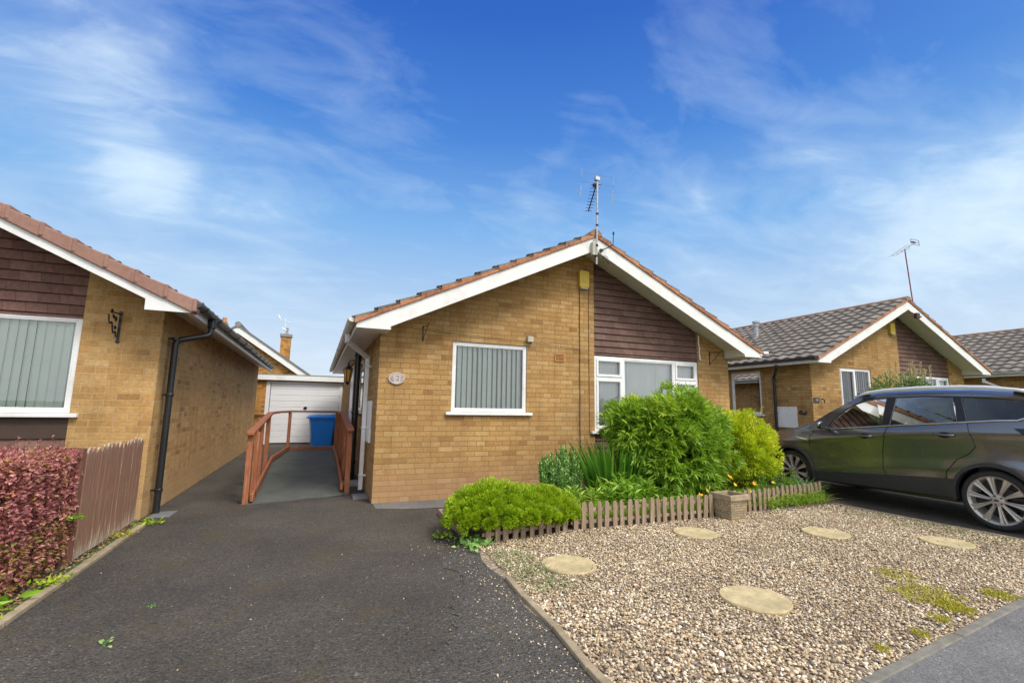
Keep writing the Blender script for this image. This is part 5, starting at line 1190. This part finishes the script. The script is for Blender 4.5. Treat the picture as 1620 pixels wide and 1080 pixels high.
leaves('shoot_leaves', np.array(LP), np.array(LD), .036, .017, 'yellow_leaf', T, .5 + .5 * rng.random(len(LP)))
sm = stems_mb((6.25, 5.72, 0), [P[i] for i in rng.integers(0, len(P), 60)], .007, .12); sm.add(mb.v, mb.f); obj('stems', sm, 'stem_brown', T)
# poppies
T = thing('poppy_clump', 'yellow and orange poppies with low green leaves behind the planter', 'flowers', (5.4, 5.0, 0))
n = 2600; P = np.stack([4.3 + 2.3 * rng.random(n), 4.83 + .6 * rng.random(n), .03 + .13 * rng.random(n)], 1)
leaves('foliage', P, np.stack([rng.normal(size=n), rng.normal(size=n), .6 + rng.random(n)], 1), .055 + .03 * rng.random(n), .02, 'fresh_leaf', T)
fl = [(4.45, 4.95, .17), (4.62, 5.2, .25), (4.78, 4.98, .22), (4.95, 5.05, .26), (5.02, 5.3, .40), (5.15, 5.3, .37), (5.38, 5.3, .44), (5.55, 5.3, .56), (5.50, 5.2, .42), (5.60, 5.25, .38), (5.52, 5.1, .30), (5.25, 5.15, .22), (5.68, 5.0, .22), (6.30, 5.3, .40), (6.35, 5.15, .28), (5.9, 5.1, .30), (4.2, 5.0, .2)]
mb = MB()
for (x, y, z) in fl: mb.tube([(x + random.uniform(-.03, .03), y, .02), (x, y, z)], .002, 4)
obj('stems', mb, 'sword_leaf', T)
for (x, y, z) in fl:
    mb = MB(); var = []; tl = (random.uniform(-.5, .5), random.uniform(-1.2, -.4))
    for k in range(5):
        a = 2 * PI * k / 5 + random.random(); u = Vector((math.cos(a), math.sin(a), 0)); s2 = Vector((-math.sin(a), math.cos(a), 0)); R2 = Matrix.Rotation(tl[1] * -.8, 3, 'X') @ Matrix.Rotation(tl[0], 3, 'Y')
        pts = [Vector((0, 0, 0)), u * .012 + s2 * .012 + Vector((0, 0, .008)), u * .026 + s2 * .014 + Vector((0, 0, .016)), u * .031 + Vector((0, 0, .017)), u * .026 - s2 * .014 + Vector((0, 0, .016)), u * .012 - s2 * .012 + Vector((0, 0, .008))]
        mb.add([Vector((x, y, z)) + R2 @ p for p in pts], [(0, 1, 2, 3, 4, 5)]); var += [random.random()] * 6
    obj('flower', mb, 'poppy_petal', T, var=var)
# ground-level greenery through the bed and low plants behind the right fence
n = 9000; P = np.stack([2.6 + 4.4 * rng.random(n), 4.78 + 1.0 * rng.random(n) ** 1.4, .03 + .04 * rng.random(n)], 1)
blades('bed_grass', P, np.stack([rng.normal(scale=.45, size=n), rng.normal(scale=.45, size=n), np.ones(n)], 1), .09 + .13 * rng.random(n), .006, 'fresh_leaf', None, seg=3, kind='stuff', label='fresh green grassy ground cover filling the planting bed', cat='grass')
T = thing('spiky_plant', 'clump of upright feathery green spikes behind the right picket fence', 'plant', (6.6, 5.05, 0)); LP, LD, mb = [], [], MB()
for i in range(34):
    bx_, by_ = 6.1 + .95 * random.random(), 5.12 + .3 * random.random(); h = random.uniform(.25, .46); b0 = Vector((bx_, by_, .02)); e = b0 + Vector((random.uniform(-.04, .04), 0, h)); mb.tube([b0, e], .004, 4)
    for j in range(60): LP.append(b0.lerp(e, .1 + .9 * j / 60)[:]); LD.append((math.cos(j * 2.4), math.sin(j * 2.4), .9))
obj('stems', mb, 'sword_leaf', T); leaves('foliage', np.array(LP), np.array(LD), .035, .007, 'lily_leaf', T)
T = thing('trailing_plant', 'bright green trailing leaves spilling through the right picket fence', 'plant', (6.4, 4.9, 0))
n = 2600; P = np.stack([5.75 + 1.3 * rng.random(n), 4.80 + .25 * rng.random(n), .02 + .17 * rng.random(n) ** 1.3], 1); P[:, 1] += (P[:, 0] - 5.75) * .08 - .06
leaves('foliage', P, np.stack([rng.normal(size=n), -np.abs(rng.normal(size=n)), .5 * rng.random(n)], 1), .035, .022, 'fresh_leaf', T)
T = thing('wispy_grass', 'wispy arching green grass tuft at the right end of the picket fence', 'plant', (7.0, 5.2, 0))
n = 260; P = np.stack([6.95 + rng.normal(scale=.07, size=n), 5.12 + rng.normal(scale=.06, size=n), np.full(n, .02)], 1); blades('foliage', P, np.stack([rng.normal(scale=.3, size=n), rng.normal(scale=.3, size=n), np.ones(n)], 1), .25 + .2 * rng.random(n), .006, 'mid_leaf', T, bend=.6)
# yellow stonecrop patches in the gravel
def patch(c, r_, n, lab, mat='moss_yellow', h=.025, sx=1.):
    a = rng.random(n) * 2 * PI; rr = r_ * np.sqrt(rng.random(n)) * (.6 + .4 * np.sin(a * 3 + c[0]) ** 2); P = np.stack([c[0] + sx * rr * np.cos(a), c[1] + rr * np.sin(a), .014 + h * rng.random(n)], 1)
    leaves('stonecrop', P, np.stack([rng.normal(size=n), rng.normal(size=n), 1 + rng.random(n)], 1), .014, .008, mat, None, at=(c[0], c[1], 0), label=lab, cat='weed', group='yellow stonecrop growing in the gravel')
patch((4.22, 2.22, 0), .24, 1300, 'largest yellow stonecrop patch in the gravel near the footpath', sx=1.2)
patch((4.50, 2.55, 0), .20, 450, 'thin yellow stonecrop patch just behind the largest patch')
patch((4.12, 2.00, 0), .13, 800, 'yellow stonecrop patch against the footpath edging, right of the nearest stepping stone')
patch((4.72, 2.02, 0), .12, 500, 'rightmost yellow stonecrop patch beside the footpath edging')
patch((3.80, 1.93, 0), .07, 220, 'small round yellow stonecrop tuft near the footpath', sx=1.)
patch((3.44, 1.85, 0), .06, 180, 'tiny yellow stonecrop tuft touching the footpath edging', sx=1.)
patch((3.02, 1.83, 0), .05, 120, 'smallest stonecrop tuft at the bottom edge of the gravel', sx=1.)
n = 420; P = np.stack([1.52 + .35 * rng.random(n), 3.2 + 1.0 * rng.random(n), np.full(n, .012)], 1)
blades('thin_grass', P, np.stack([rng.normal(scale=.6, size=n), rng.normal(scale=.6, size=n), np.ones(n)], 1), .05 + .05 * rng.random(n), .003, 'olive_leaf', None, seg=3, kind='stuff', label='sparse thin grass growing in the gravel beside the driveway edging', cat='grass')
n = 500; P = np.stack([6.5 + .55 * rng.random(n), 2.7 + 2.0 * rng.random(n), np.full(n, .012)], 1)
leaves('gravel_weeds', P, np.stack([rng.normal(size=n), rng.normal(size=n), np.ones(n)], 1), .025, .012, 'olive_leaf', None, kind='stuff', label='scattered tiny weeds in the gravel near the car', cat='weed')
# shrub in front of the right bungalow
T = thing('olive_shrub', 'rounded grey-green shrub with tall cream flower spikes behind the car', 'bush', (11.95, 6.35, .1))
P, D, idx = clump_points((12.0, 6.35, 1.28), (1.32, .62, .92), 26000, 260, .14, .6, 51, .2, True, .04)
leaves('foliage', P, D, .045 + .02 * rng.random(len(P)), .02, 'olive_leaf', T)
LP, LD, mb, sp = [], [], MB(), []
for i in range(22):
    q = Vector((random.uniform(11.7, 12.9), random.uniform(6.1, 6.5), 2.05)); e = q + Vector((random.uniform(-.08, .1), 0, random.uniform(.15, .48))); mb.tube([q - Vector((0, 0, .4)), e], .005, 4)
    for j in range(40): LP.append(q.lerp(e, j / 40)[:]); LD.append((math.cos(j * 2.4), math.sin(j * 2.4), .8))
leaves('flower_spikes', np.array(LP), np.array(LD), .04, .022, 'cream_bud', T); sm = stems_mb((12.0, 6.35, .1), [P[i] for i in rng.integers(0, len(P), 30)], .012); sm.add(mb.v, mb.f); obj('stems', sm, 'stem_brown', T)
#SECTION_CAR
# ------------------------------------------------------------------ car (local: x = inward from the near side, y = forward from the rear axle, z up)
CAR = thing('parked_car', 'dark grey family SUV parked on the driveway at right', 'car', (7.40, 3.085, 0), -math.atan2(.052, .99865))
W = 1.84; FR, RR = 2.67 + .87, -.93; WR = .345
def ip(xs, ys, x): return float(np.interp(x, xs, ys))
def beltz(u): return ip([-.95, -.5, -.08, .2, 1.12, 2.0, 2.32], [1.30, 1.29, 1.262, 1.236, 1.152, 1.068, 1.04], u)
def creasez(u): return ip([-.95, .14, 1.135, 2.3, 2.9, 3.6], [1.13, 1.10, 1.034, .886, .84, .78], u)
def plan(u):
    e = 0
    if u > 2.75: e += .34 * ((u - 2.75) / .79) ** 2.4
    if u < -.35: e += .20 * ((-.35 - u) / .58) ** 2.2
    return e
def sided(u, z):
    cz = creasez(u); bz = beltz(u) if u < 2.32 else 1.04
    if z >= cz: k = (z - cz) / max(.05, bz - cz); d = .062 * min(1, k) ** 1.25
    else:
        k = (cz - z); d = .012 * min(1, k / .04) + ip([0, .12, .3, .45, .7, .9], [0, .008, .014, -.010, .035, .075], k)
    # fender flares
    for uc in (0, 2.67):
        r = math.hypot(u - uc, z - .34); d -= .022 * math.exp(-((r - .44) / .12) ** 2)
    return max(d, -.012) + plan(u)
def upd(u, z):   # greenhouse
    bz = beltz(u) if u < 2.32 else 1.04; k = (z - bz) / .38; return .062 + .135 * max(0, k) + .05 * max(0, k - .8) + plan(u) * .6
def side_grid(zf0, zf1, mat, name, nz=16, sgn=1, arch=.395, off=0):
    us = np.arange(RR, FR + .001, .0373); mb = MB(); idx = {}; verts = []
    def vtx(i, j):
        u = us[i]; z = zf0(u) + (zf1(u) - zf0(u)) * j / nz
        for uc in (0, 2.67):
            dx, dz = u - uc, z - .345; r = math.hypot(dx, dz)
            if r < arch + .03 and r > 1e-6: # snap to the arch
                k = arch / r
                if r < arch or True:
                    if r > arch - .05: u, z = uc + dx * k, .345 + dz * k
        d = sided(u, z) + off; return ((d if sgn > 0 else W - d), u, z)
    for i in range(len(us)):
        for j in range(nz + 1): verts.append(vtx(i, j))
    f = []
    for i in range(len(us) - 1):
        for j in range(nz):
            uc_ = (us[i] + us[i + 1]) / 2; a = [i * (nz + 1) + j, (i + 1) * (nz + 1) + j, (i + 1) * (nz + 1) + j + 1, i * (nz + 1) + j + 1]
            cu = sum(verts[q][1] for q in a) / 4; cz = sum(verts[q][2] for q in a) / 4
            if any(math.hypot(cu - uc, cz - .345) < arch - .004 for uc in (0, 2.67)): continue
            f.append(tuple(a if sgn < 0 else reversed(a)))
    mb.add(verts, f); return mb
sillz = lambda u: ip([-.93, -.5, .4, 2.1, 2.9, 3.54], [.42, .36, .305, .27, .24, .26], u)
lowz = lambda u: ip([-.93, .44, 2.15, 3.54], [.56, .535, .40, .40], u)
topz_ = lambda u: beltz(u) if u < 2.32 else ip([2.32, 2.76, 3.2, 3.45, 3.54], [1.09, 1.02, .93, .84, .74], u)
bm_ = MB()
for sgn in (1, -1):
    q = side_grid(lowz, topz_, None, '', 22, sgn); bm_.add(q.v, q.f)
# bonnet
hz = lambda u: ip([2.25, 2.76, 3.2, 3.45, 3.54], [1.20, 1.075, .98, .88, .78], u)
rows = []
for u in np.linspace(2.25, 3.54, 22):
    row = []
    e0 = sided(u, topz_(u))
    for k, (f_, h_) in enumerate(((0, 0), (.05, .45), (.12, .8), (.25, 1.), (.5, 1.12), (.75, 1.), (.88, .8), (.95, .45), (1, 0))):
        x = e0 + (W - 2 * e0) * f_; z = topz_(u) + (hz(u) - topz_(u)) * h_ ; row.append((x, u + (.10 * (1 - (2 * f_ - 1) ** 2) if u > 3.3 else 0) * (u - 3.3) / .24, z))
    rows.append(row)
bm_.grid(rows)
# nose
lastr = rows[-1]; rows2 = [lastr]
for (dz, du) in ((-.08, .03), (-.2, .05), (-.34, .05), (-.5, .0)):
    rows2.append([(p[0], p[1] + du, max(.24, p[2] + dz)) for p in lastr])
bm_.grid(rows2)
# roof (u from 1.60 to -.80)
rez = lambda u: ip([-.85, -.6, -.28, .2, .7, 1.1, 1.4, 1.60], [1.44, 1.50, 1.555, 1.60, 1.615, 1.61, 1.60, 1.575], u)
rows = []
for u in np.linspace(1.62, -.84, 26):
    e0 = upd(u, rez(u) - .02) ; h_ = .085 * (1 if u < 1.3 else .6 + .4 * (1.62 - u) / .32)
    row = []
    for f_, g_ in ((0, 0), (.03, .35), (.08, .62), (.2, .85), (.5, 1.), (.8, .85), (.92, .62), (.97, .35), (1, 0)):
        row.append((e0 + (W - 2 * e0) * f_, u + (.13 * (1 - (2 * f_ - 1) ** 2)) * max(0, (u - 1.2) / .42), rez(u) + h_ * g_))
    rows.append(row)
bm_.grid(rows); roof_front = rows[0]; roof_back = rows[-1]
# tailgate below the glass and rear bumper
tr_ = [roof_back]; FX = (0, .03, .08, .2, .5, .8, .92, .97, 1)
for (du, z) in ((.015, 1.27), (-.02, 1.12), (-.03, 1.0), (-.04, .84), (-.09, .76), (-.10, .52), (-.02, .40)):
    e0 = sided(-.93, z); tr_.append([(e0 + (W - 2 * e0) * f_, -.93 + du * (1 - (2 * f_ - 1) ** 6), z) for f_ in FX])
bm_.grid(tr_)
obj('body', bm_, 'car_paint', CAR, local=True, smooth=True)
# greenhouse frame with window openings
def smooth_poly(p): return p
outer = [(2.34, 1.04), (2.30, 1.16), (2.05, 1.325), (1.82, 1.462), (1.62, 1.575), (1.4, 1.60), (1.1, 1.61), (.7, 1.615), (.2, 1.60), (-.28, 1.555), (-.6, 1.50), (-.84, 1.445), (-.90, 1.28)] + [(u, beltz(u) - .004) for u in (-.6, -.3, -.08, .2, .6, 1.12, 1.6, 2.0)]
win = [[(2.005, 1.085), (1.936, 1.205), (1.805, 1.340), (1.641, 1.458), (1.49, 1.515), (1.347, 1.538), (1.20, 1.545), (1.215, 1.155)],
       [(1.105, 1.163), (1.065, 1.555), (.70, 1.565), (.40, 1.553), (.35, 1.45), (.315, 1.234)],
       [(.205, 1.244), (.295, 1.548), (.0, 1.53), (-.28, 1.495), (-.52, 1.44), (-.40, 1.345), (-.27, 1.285), (-.08, 1.268)]]
for sgn in (1, -1):
    polys = [[Vector((u, z, 0)) for u, z in outer]] + [[Vector((u, z, 0)) for u, z in w_] for w_ in win]
    tri = tessellate_polygon(polys); flat = [p for q in polys for p in q]
    V_ = [((upd(p.x, p.y) if sgn > 0 else W - upd(p.x, p.y)), p.x, p.y) for p in flat]
    mb = MB().add(V_, [tuple(x) for x in tri]); obj('window_frame', mb, 'car_paint', CAR, local=True, solid=.012)
    for k, w_ in enumerate(win):
        V_ = [((upd(u, z) + .004 if sgn > 0 else W - upd(u, z) - .004), u, z) for u, z in w_]
        obj('side_window', MB().add(V_, [tuple(range(len(w_)))]), 'car_glass' if k == 0 else 'car_glass_dark', CAR, local=True)
    # black pillar overlays and chrome strip
    def ovl(pts, off, mat, name, th=.003):
        V_ = [((upd(u, z) - off if sgn > 0 else W - upd(u, z) + off), u, z) for u, z in pts]; obj(name, MB().add(V_, [tuple(range(len(pts)))]), mat, CAR, local=True, solid=th)
    ovl([(1.205, 1.155), (1.192, 1.55), (1.075, 1.56), (1.112, 1.163)], .010, 'car_black', 'door_pillar'); ovl([(.305, 1.234), (.345, 1.45), (.39, 1.553), (.30, 1.552), (.212, 1.244)], .010, 'car_black', 'door_pillar')
    def strip(pts, off, r_, mat, name, fn=upd):
        mb = MB().tube([((fn(u, z) - off if sgn > 0 else W - fn(u, z) + off), u, z) for u, z in pts], r_, 6); return obj(name, mb, mat, CAR, local=True, smooth=True)
    strip([(2.03, 1.068)] + [(u, beltz(u) + .008) for u in np.linspace(1.95, -.08, 16)] + [(-.27, 1.278), (-.42, 1.34), (-.54, 1.435)], .008, .012, 'chrome', 'chrome_trim')
    strip([(2.01, 1.11), (1.94, 1.215), (1.805, 1.350), (1.641, 1.468), (1.49, 1.525), (1.347, 1.548), (1.20, 1.555), (1.0, 1.566), (.7, 1.575), (.4, 1.563), (.0, 1.540), (-.28, 1.505), (-.53, 1.45)], .005, .007, 'car_black', 'window_seal')
    # seams
    def seam(pts): 
        mb = MB().tube([((sided(u, z) + .001 if sgn > 0 else W - sided(u, z) - .001), u, z) for u, z in pts], .0062, 5); obj('door_seam', mb, 'car_black', CAR, local=True)
    def dens(p, n=8): 
        o = []
        for a, b_ in zip(p[:-1], p[1:]): o += [(a[0] + (b_[0] - a[0]) * i / n, a[1] + (b_[1] - a[1]) * i / n) for i in range(n)]
        return o + [p[-1]]
    seam(dens([(2.23, 1.03), (2.30, .95), (2.31, .80), (2.27, .60), (2.19, .40), (2.10, .30)])); seam(dens([(1.125, 1.15), (1.15, 1.03), (1.20, .80), (1.20, .55), (1.10, .33), (1.06, .31)])); seam(dens([(.205, 1.23), (.15, 1.05), (.13, .95), (.20, .86), (.33, .78), (.44, .62), (.48, .45), (.47, .33)]))
    seam(dens([(1.06, .315), (.5, .325)])); seam(dens([(2.10, .295), (1.10, .31)]))
    # lower cladding and arch trims
    q = side_grid(sillz, lambda u: lowz(u) + .002, None, '', 8, sgn, .395, -.006); obj('sill_cladding', q, 'car_cladding', CAR, local=True, smooth=True)
    for uc in (0, 2.67):
        rows = []
        for k in range(25):
            a = math.radians(-8 + 196 * k / 24); ri, ro = .385, .432
            rr = []
            for r_, o_ in ((ri, .06), (ri, -.016), (ro - .01, -.018), (ro, .006)):
                u, z = uc + r_ * math.cos(a), .345 + r_ * math.sin(a); z = max(z, .27); d = sided(u, z) + o_; rr.append(((d if sgn > 0 else W - d), u, z))
            rows.append(rr)
        obj('arch_trim', MB().grid(rows), 'car_cladding', CAR, local=True, smooth=False)
        rows = [[((sided(uc, .8) + o_ if sgn > 0 else W - sided(uc, .8) - o_), uc + .392 * math.cos(a), .345 + .392 * math.sin(a)) for o_ in (.02, .34)] for a in np.linspace(-.2, PI + .2, 22)]
        mb = MB().grid(rows); xx = sided(uc, .8) + .34; xx = xx if sgn > 0 else W - xx; mb.add([(xx, uc + .392 * math.cos(a), .345 + .392 * math.sin(a)) for a in np.linspace(-.2, PI + .2, 22)], [tuple(range(22))]); obj('wheel_well', mb, 'car_black', CAR, local=True)
    # handles
    for (u0, z0) in ((1.36, 1.0), (.37, 1.072)):
        mb = MB(); n_ = 10
        mb.tube([((sided(u0, z0) - .035 * math.sin(PI * i / n_) ** .5 if sgn > 0 else W - sided(u0, z0) + .035 * math.sin(PI * i / n_) ** .5), u0 + .22 * i / n_ - .05, z0 + .001 * i) for i in range(n_ + 1)], .014, 8); h_ = obj('door_handle', mb, 'car_paint', CAR, local=True, smooth=True)
        mb = MB(); mb.add([((sided(u0, z0) - .004 if sgn > 0 else W - sided(u0, z0) + .004), u0 + .06 + .065 * math.cos(a), z0 + .038 * math.sin(a)) for a in np.linspace(0, 2 * PI, 20, False)], [tuple(range(20))]); obj('handle_recess', mb, 'car_black', h_, local=True)
    # roof rails
    pts = [(1.62, 1.575), (1.45, 1.632), (1.2, 1.665), (.755, 1.685), (.3, 1.682), (.04, 1.668), (-.25, 1.630), (-.50, 1.555)]
    mb = MB()
    P_ = [((.170 + plan(u) * .6 if sgn > 0 else W - .170 - plan(u) * .6), u, z) for u, z in pts]; mb.tube(P_, [.014, .022, .025, .025, .025, .025, .020, .014], 8); obj('roof_rail', mb, 'rail_silver', CAR, local=True, smooth=True)
    mb = MB()
    for u, z in ((1.50, 1.60), (-.30, 1.585)): xx = .212 if sgn > 0 else W - .212; mb.box(xx - .028, xx - .004, u - .10, u + .10, rez(u) - .01, z + .03)
    obj('rail_foot', mb, 'car_black', CAR, local=True, bevel=.01)
    # mirror
    sx = -1 if sgn > 0 else 1; x0 = .05 if sgn > 0 else W - .05
    mb = MB(); rows = []
    for i in range(9):
        f_ = i / 8; r_ = math.sin(PI * min(1, .12 + f_ * .80)) ** .6; xx = x0 + sx * (.07 + .17 * f_)
        rows.append([(xx, 2.0 + .055 * r_ * math.cos(a) + .02 * (1 - f_), 1.135 + .066 * r_ * math.sin(a)) for a in np.linspace(0, 2 * PI, 17)])
    mb.grid(rows); mb.add(rows[0], [tuple(range(17))]); mb.add(rows[-1], [tuple(range(17))]); mr = obj('wing_mirror', mb, 'car_paint', CAR, local=True, smooth=True)
    mb = MB(); mb.beam((x0 + sx * .0, 2.0, 1.075), (x0 + sx * .10, 2.0, 1.10), .05, .03); obj('mirror_arm', mb, 'car_black', mr, local=True)
    mb = MB(); xa, xb = sorted((x0 + sx * .085, x0 + sx * .225)); mb.box(xa, xb, 1.952, 1.958, 1.09, 1.18); obj('mirror_glass', mb, 'car_black', mr, local=True)
    # fender vent, tail light, headlight
    mb = MB(); mb.add([((sided(u, z) - .006 if sgn > 0 else W - sided(u, z) + .006), u, z) for u, z in ((2.33, .90), (2.33, .875), (2.52, .915), (2.56, .93))], [(0, 1, 2, 3)]); obj('fender_vent', mb, 'chrome', CAR, local=True, solid=.006)
    mb = MB(); mb.add([((sided(u, z) - .010 if sgn > 0 else W - sided(u, z) + .010), u, z) for u, z in ((-.24, 1.185), (-.32, 1.12), (-.5, 1.07), (-.7, 1.04), (-.88, 1.02), (-.91, 1.17), (-.7, 1.19), (-.45, 1.19))], [tuple(range(8))]); tl_ = obj('tail_light', mb, 'car_black', CAR, local=True, solid=.012)
    mb = MB(); mb.add([((sided(u, z) - .020 if sgn > 0 else W - sided(u, z) + .020), u, z) for u, z in ((-.40, 1.155), (-.5, 1.10), (-.88, 1.05), (-.90, 1.15))], [(0, 1, 2, 3)]); obj('red_lens', mb, 'lamp_red', tl_, local=True, solid=.006)
    mb = MB(); mb.add([((sided(u, z) - .008 if sgn > 0 else W - sided(u, z) + .008), u, z) for u, z in ((2.95, .86), (3.1, .78), (3.35, .72), (3.48, .72), (3.47, .80), (3.3, .87), (3.1, .90))], [tuple(range(7))]); obj('headlight', mb, 'lamp_clear', CAR, local=True, solid=.01)
# windscreen, rear screen, grille, plate, underside, interior
n_ = len(roof_front)
cow = [(.16 + (W - .32) * i / (n_ - 1), 2.27 + .13 * (1 - (2 * i / (n_ - 1) - 1) ** 2), 1.165 + .03 * (1 - (2 * i / (n_ - 1) - 1) ** 2)) for i in range(n_)]
rf = [(p[0] + (.03 if i == 0 else (-.03 if i == n_ - 1 else 0)), p[1] + .005, p[2] - .004) for i, p in enumerate(roof_front)]
obj('windscreen', MB().grid([cow, [tuple((np.array(a) + np.array(b_)) / 2 + np.array([0, .03, .02])) for a, b_ in zip(cow, rf)], rf]), 'car_glass', CAR, local=True, smooth=True)
obj('cowl', MB().grid([[(p[0], p[1] + .06, p[2] - .0) for p in cow], [(p[0], p[1] - .08, p[2] - .03) for p in cow]]), 'car_black', CAR, local=True)
def rp(x, f_): return (x, -.845 - .105 * f_, 1.475 - .30 * f_)
obj('rear_screen', MB().add([rp(.36, 0), rp(W - .36, 0), rp(W - .34, 1), rp(.34, 1)], [(0, 1, 2, 3)]), 'car_black', CAR, local=True, solid=.012)
mb = MB(); mb.box(.45, W - .45, 3.585, 3.60, .50, .70); obj('grille', mb, 'car_black', CAR, local=True)
mb = MB(); mb.box(.66, 1.18, -.985, -.972, .87, .98); obj('number_plate', mb, 'yellow_plastic', CAR, local=True)
mb = MB(); mb.box(.12, W - .12, -.80, 3.35, .24, .40); obj('underbody', mb, 'car_black', CAR, local=True)
mb = MB(); mb.box(.10, W - .10, .45, 2.2, .40, .46); mb.box(.12, W - .12, 1.88, 2.2, .46, 1.02); mb.box(.14, W - .14, -.7, .2, .45, .95); obj('cabin_floor', mb, 'seat_dark', CAR, local=True, bevel=.03)
for (x, y, m_) in ((.50, 1.1, 'seat_leather'), (1.34, 1.1, 'seat_leather'), (.55, .25, 'seat_dark'), (1.29, .25, 'seat_dark')):
    mb = MB(); mb.box(x - .24, x + .24, y, y + .5, .50, .66); mb.prism([(y - .02, .62), (y + .12, .62), (y - .10, 1.20), (y - .20, 1.20)], x - .23, x + .23, 'x'); mb.box(x - .12, x + .12, y - .22, y - .13, 1.23, 1.42); obj('seat', mb, m_, CAR, local=True, bevel=.04)
mb = MB(); mb.tube([(.50 + .18 * math.cos(a) * -1 + .84, 1.80 + .04 * math.sin(a), 1.02 + .17 * math.sin(a)) for a in np.linspace(0, 2 * PI, 24)], .014, 6); obj('steering_wheel', mb, 'seat_dark', CAR, local=True)
# wheels
def wheel(sgn, uc):
    Wp = bpy.data.objects.new('wheel', None); COL.objects.link(Wp); Wp.parent = CAR; Wp.empty_display_size = .1
    xo = .022; Wp.location = ((xo if sgn > 0 else W - xo), uc, WR); k = 1 if sgn > 0 else -1
    prof = [(.272, .01), (.285, .0), (.315, -.004), (.335, .012), (.345, .035), (.345, .195), (.33, .22), (.28, .225)]
    mb = MB().lathe([(r_, z * k) for r_, z in prof], (0, 0, 0), 56, 'x'); mb.f = mb.f[:-2]; obj('tyre', mb, 'rubber', Wp, local=True, smooth=True)
    rp = [(.276, .004), (.272, .010), (.255, .014), (.248, .03), (.235, .19), (.20, .2)]
    mb = MB().lathe([(r_, z * k) for r_, z in rp], (0, 0, 0), 48, 'x'); mb.f = mb.f[:-2]; obj('rim', mb, 'alloy', Wp, local=True, smooth=True)
    obj('brake_disc', MB().lathe([(.0, .10 * k), (.165, .10 * k), (.165, .125 * k), (.0, .125 * k)], (0, 0, 0), 32, 'x'), 'alloy_dark', Wp, local=True)
    obj('wheel_back', MB().lathe([(.23, .185 * k), (.0, .19 * k)], (0, 0, 0), 32, 'x'), 'car_black', Wp, local=True)
    mb = MB()
    for s in range(10):
        a = 2 * PI * s / 10 + .16; ca, sa = math.cos(a), math.sin(a)
        def pt(r_, t_, x): return (x * k, r_ * ca - t_ * sa, r_ * sa + t_ * ca)
        # each spoke widens towards the rim, with a shallow groove down its middle
        rr_ = ((.045, .013, .020), (.10, .015, .014), (.19, .024, .008), (.262, .038, .006)); v = []
        for (r_, hw, x_) in rr_: v += [pt(r_, -hw, x_ + .030), pt(r_, -hw, x_ + .004), pt(r_, -hw * .72, x_), pt(r_, 0, x_ + .008), pt(r_, hw * .72, x_), pt(r_, hw, x_ + .004), pt(r_, hw, x_ + .030)]
        mb.add(v, [(q * 7 + w_, q * 7 + w_ + 1, q * 7 + w_ + 8, q * 7 + w_ + 7) for q in range(3) for w_ in range(6)])
    mb.lathe([(.0, .014 * k), (.035, .014 * k), (.07, .022 * k), (.072, .06 * k)], (0, 0, 0), 30, 'x'); obj('spokes', mb, 'alloy', Wp, local=True)
    mb = MB()
    for s in range(5): a = 2 * PI * s / 5; mb.lathe([(.0, .008 * k), (.010, .008 * k), (.010, .03 * k)], (0, .052 * math.cos(a), .052 * math.sin(a)), 8, 'x')
    obj('wheel_nut', mb, 'alloy_dark', Wp, local=True)
    cap = obj('hub_cap', MB().lathe([(.0, .004 * k), (.026, .006 * k), (.028, .02 * k)], (0, 0, 0), 20, 'x'), 'alloy', Wp, local=True)
    mb = MB(); mb.add([(.002 * k, .023 * math.cos(a), .012 * math.sin(a)) for a in np.linspace(0, 2 * PI, 20, False)], [tuple(range(20))]); obj('blue_badge', mb, 'badge_blue', cap, local=True, solid=.002)
for sgn in (1, -1):
    for uc in (0, 2.67): wheel(sgn, uc)
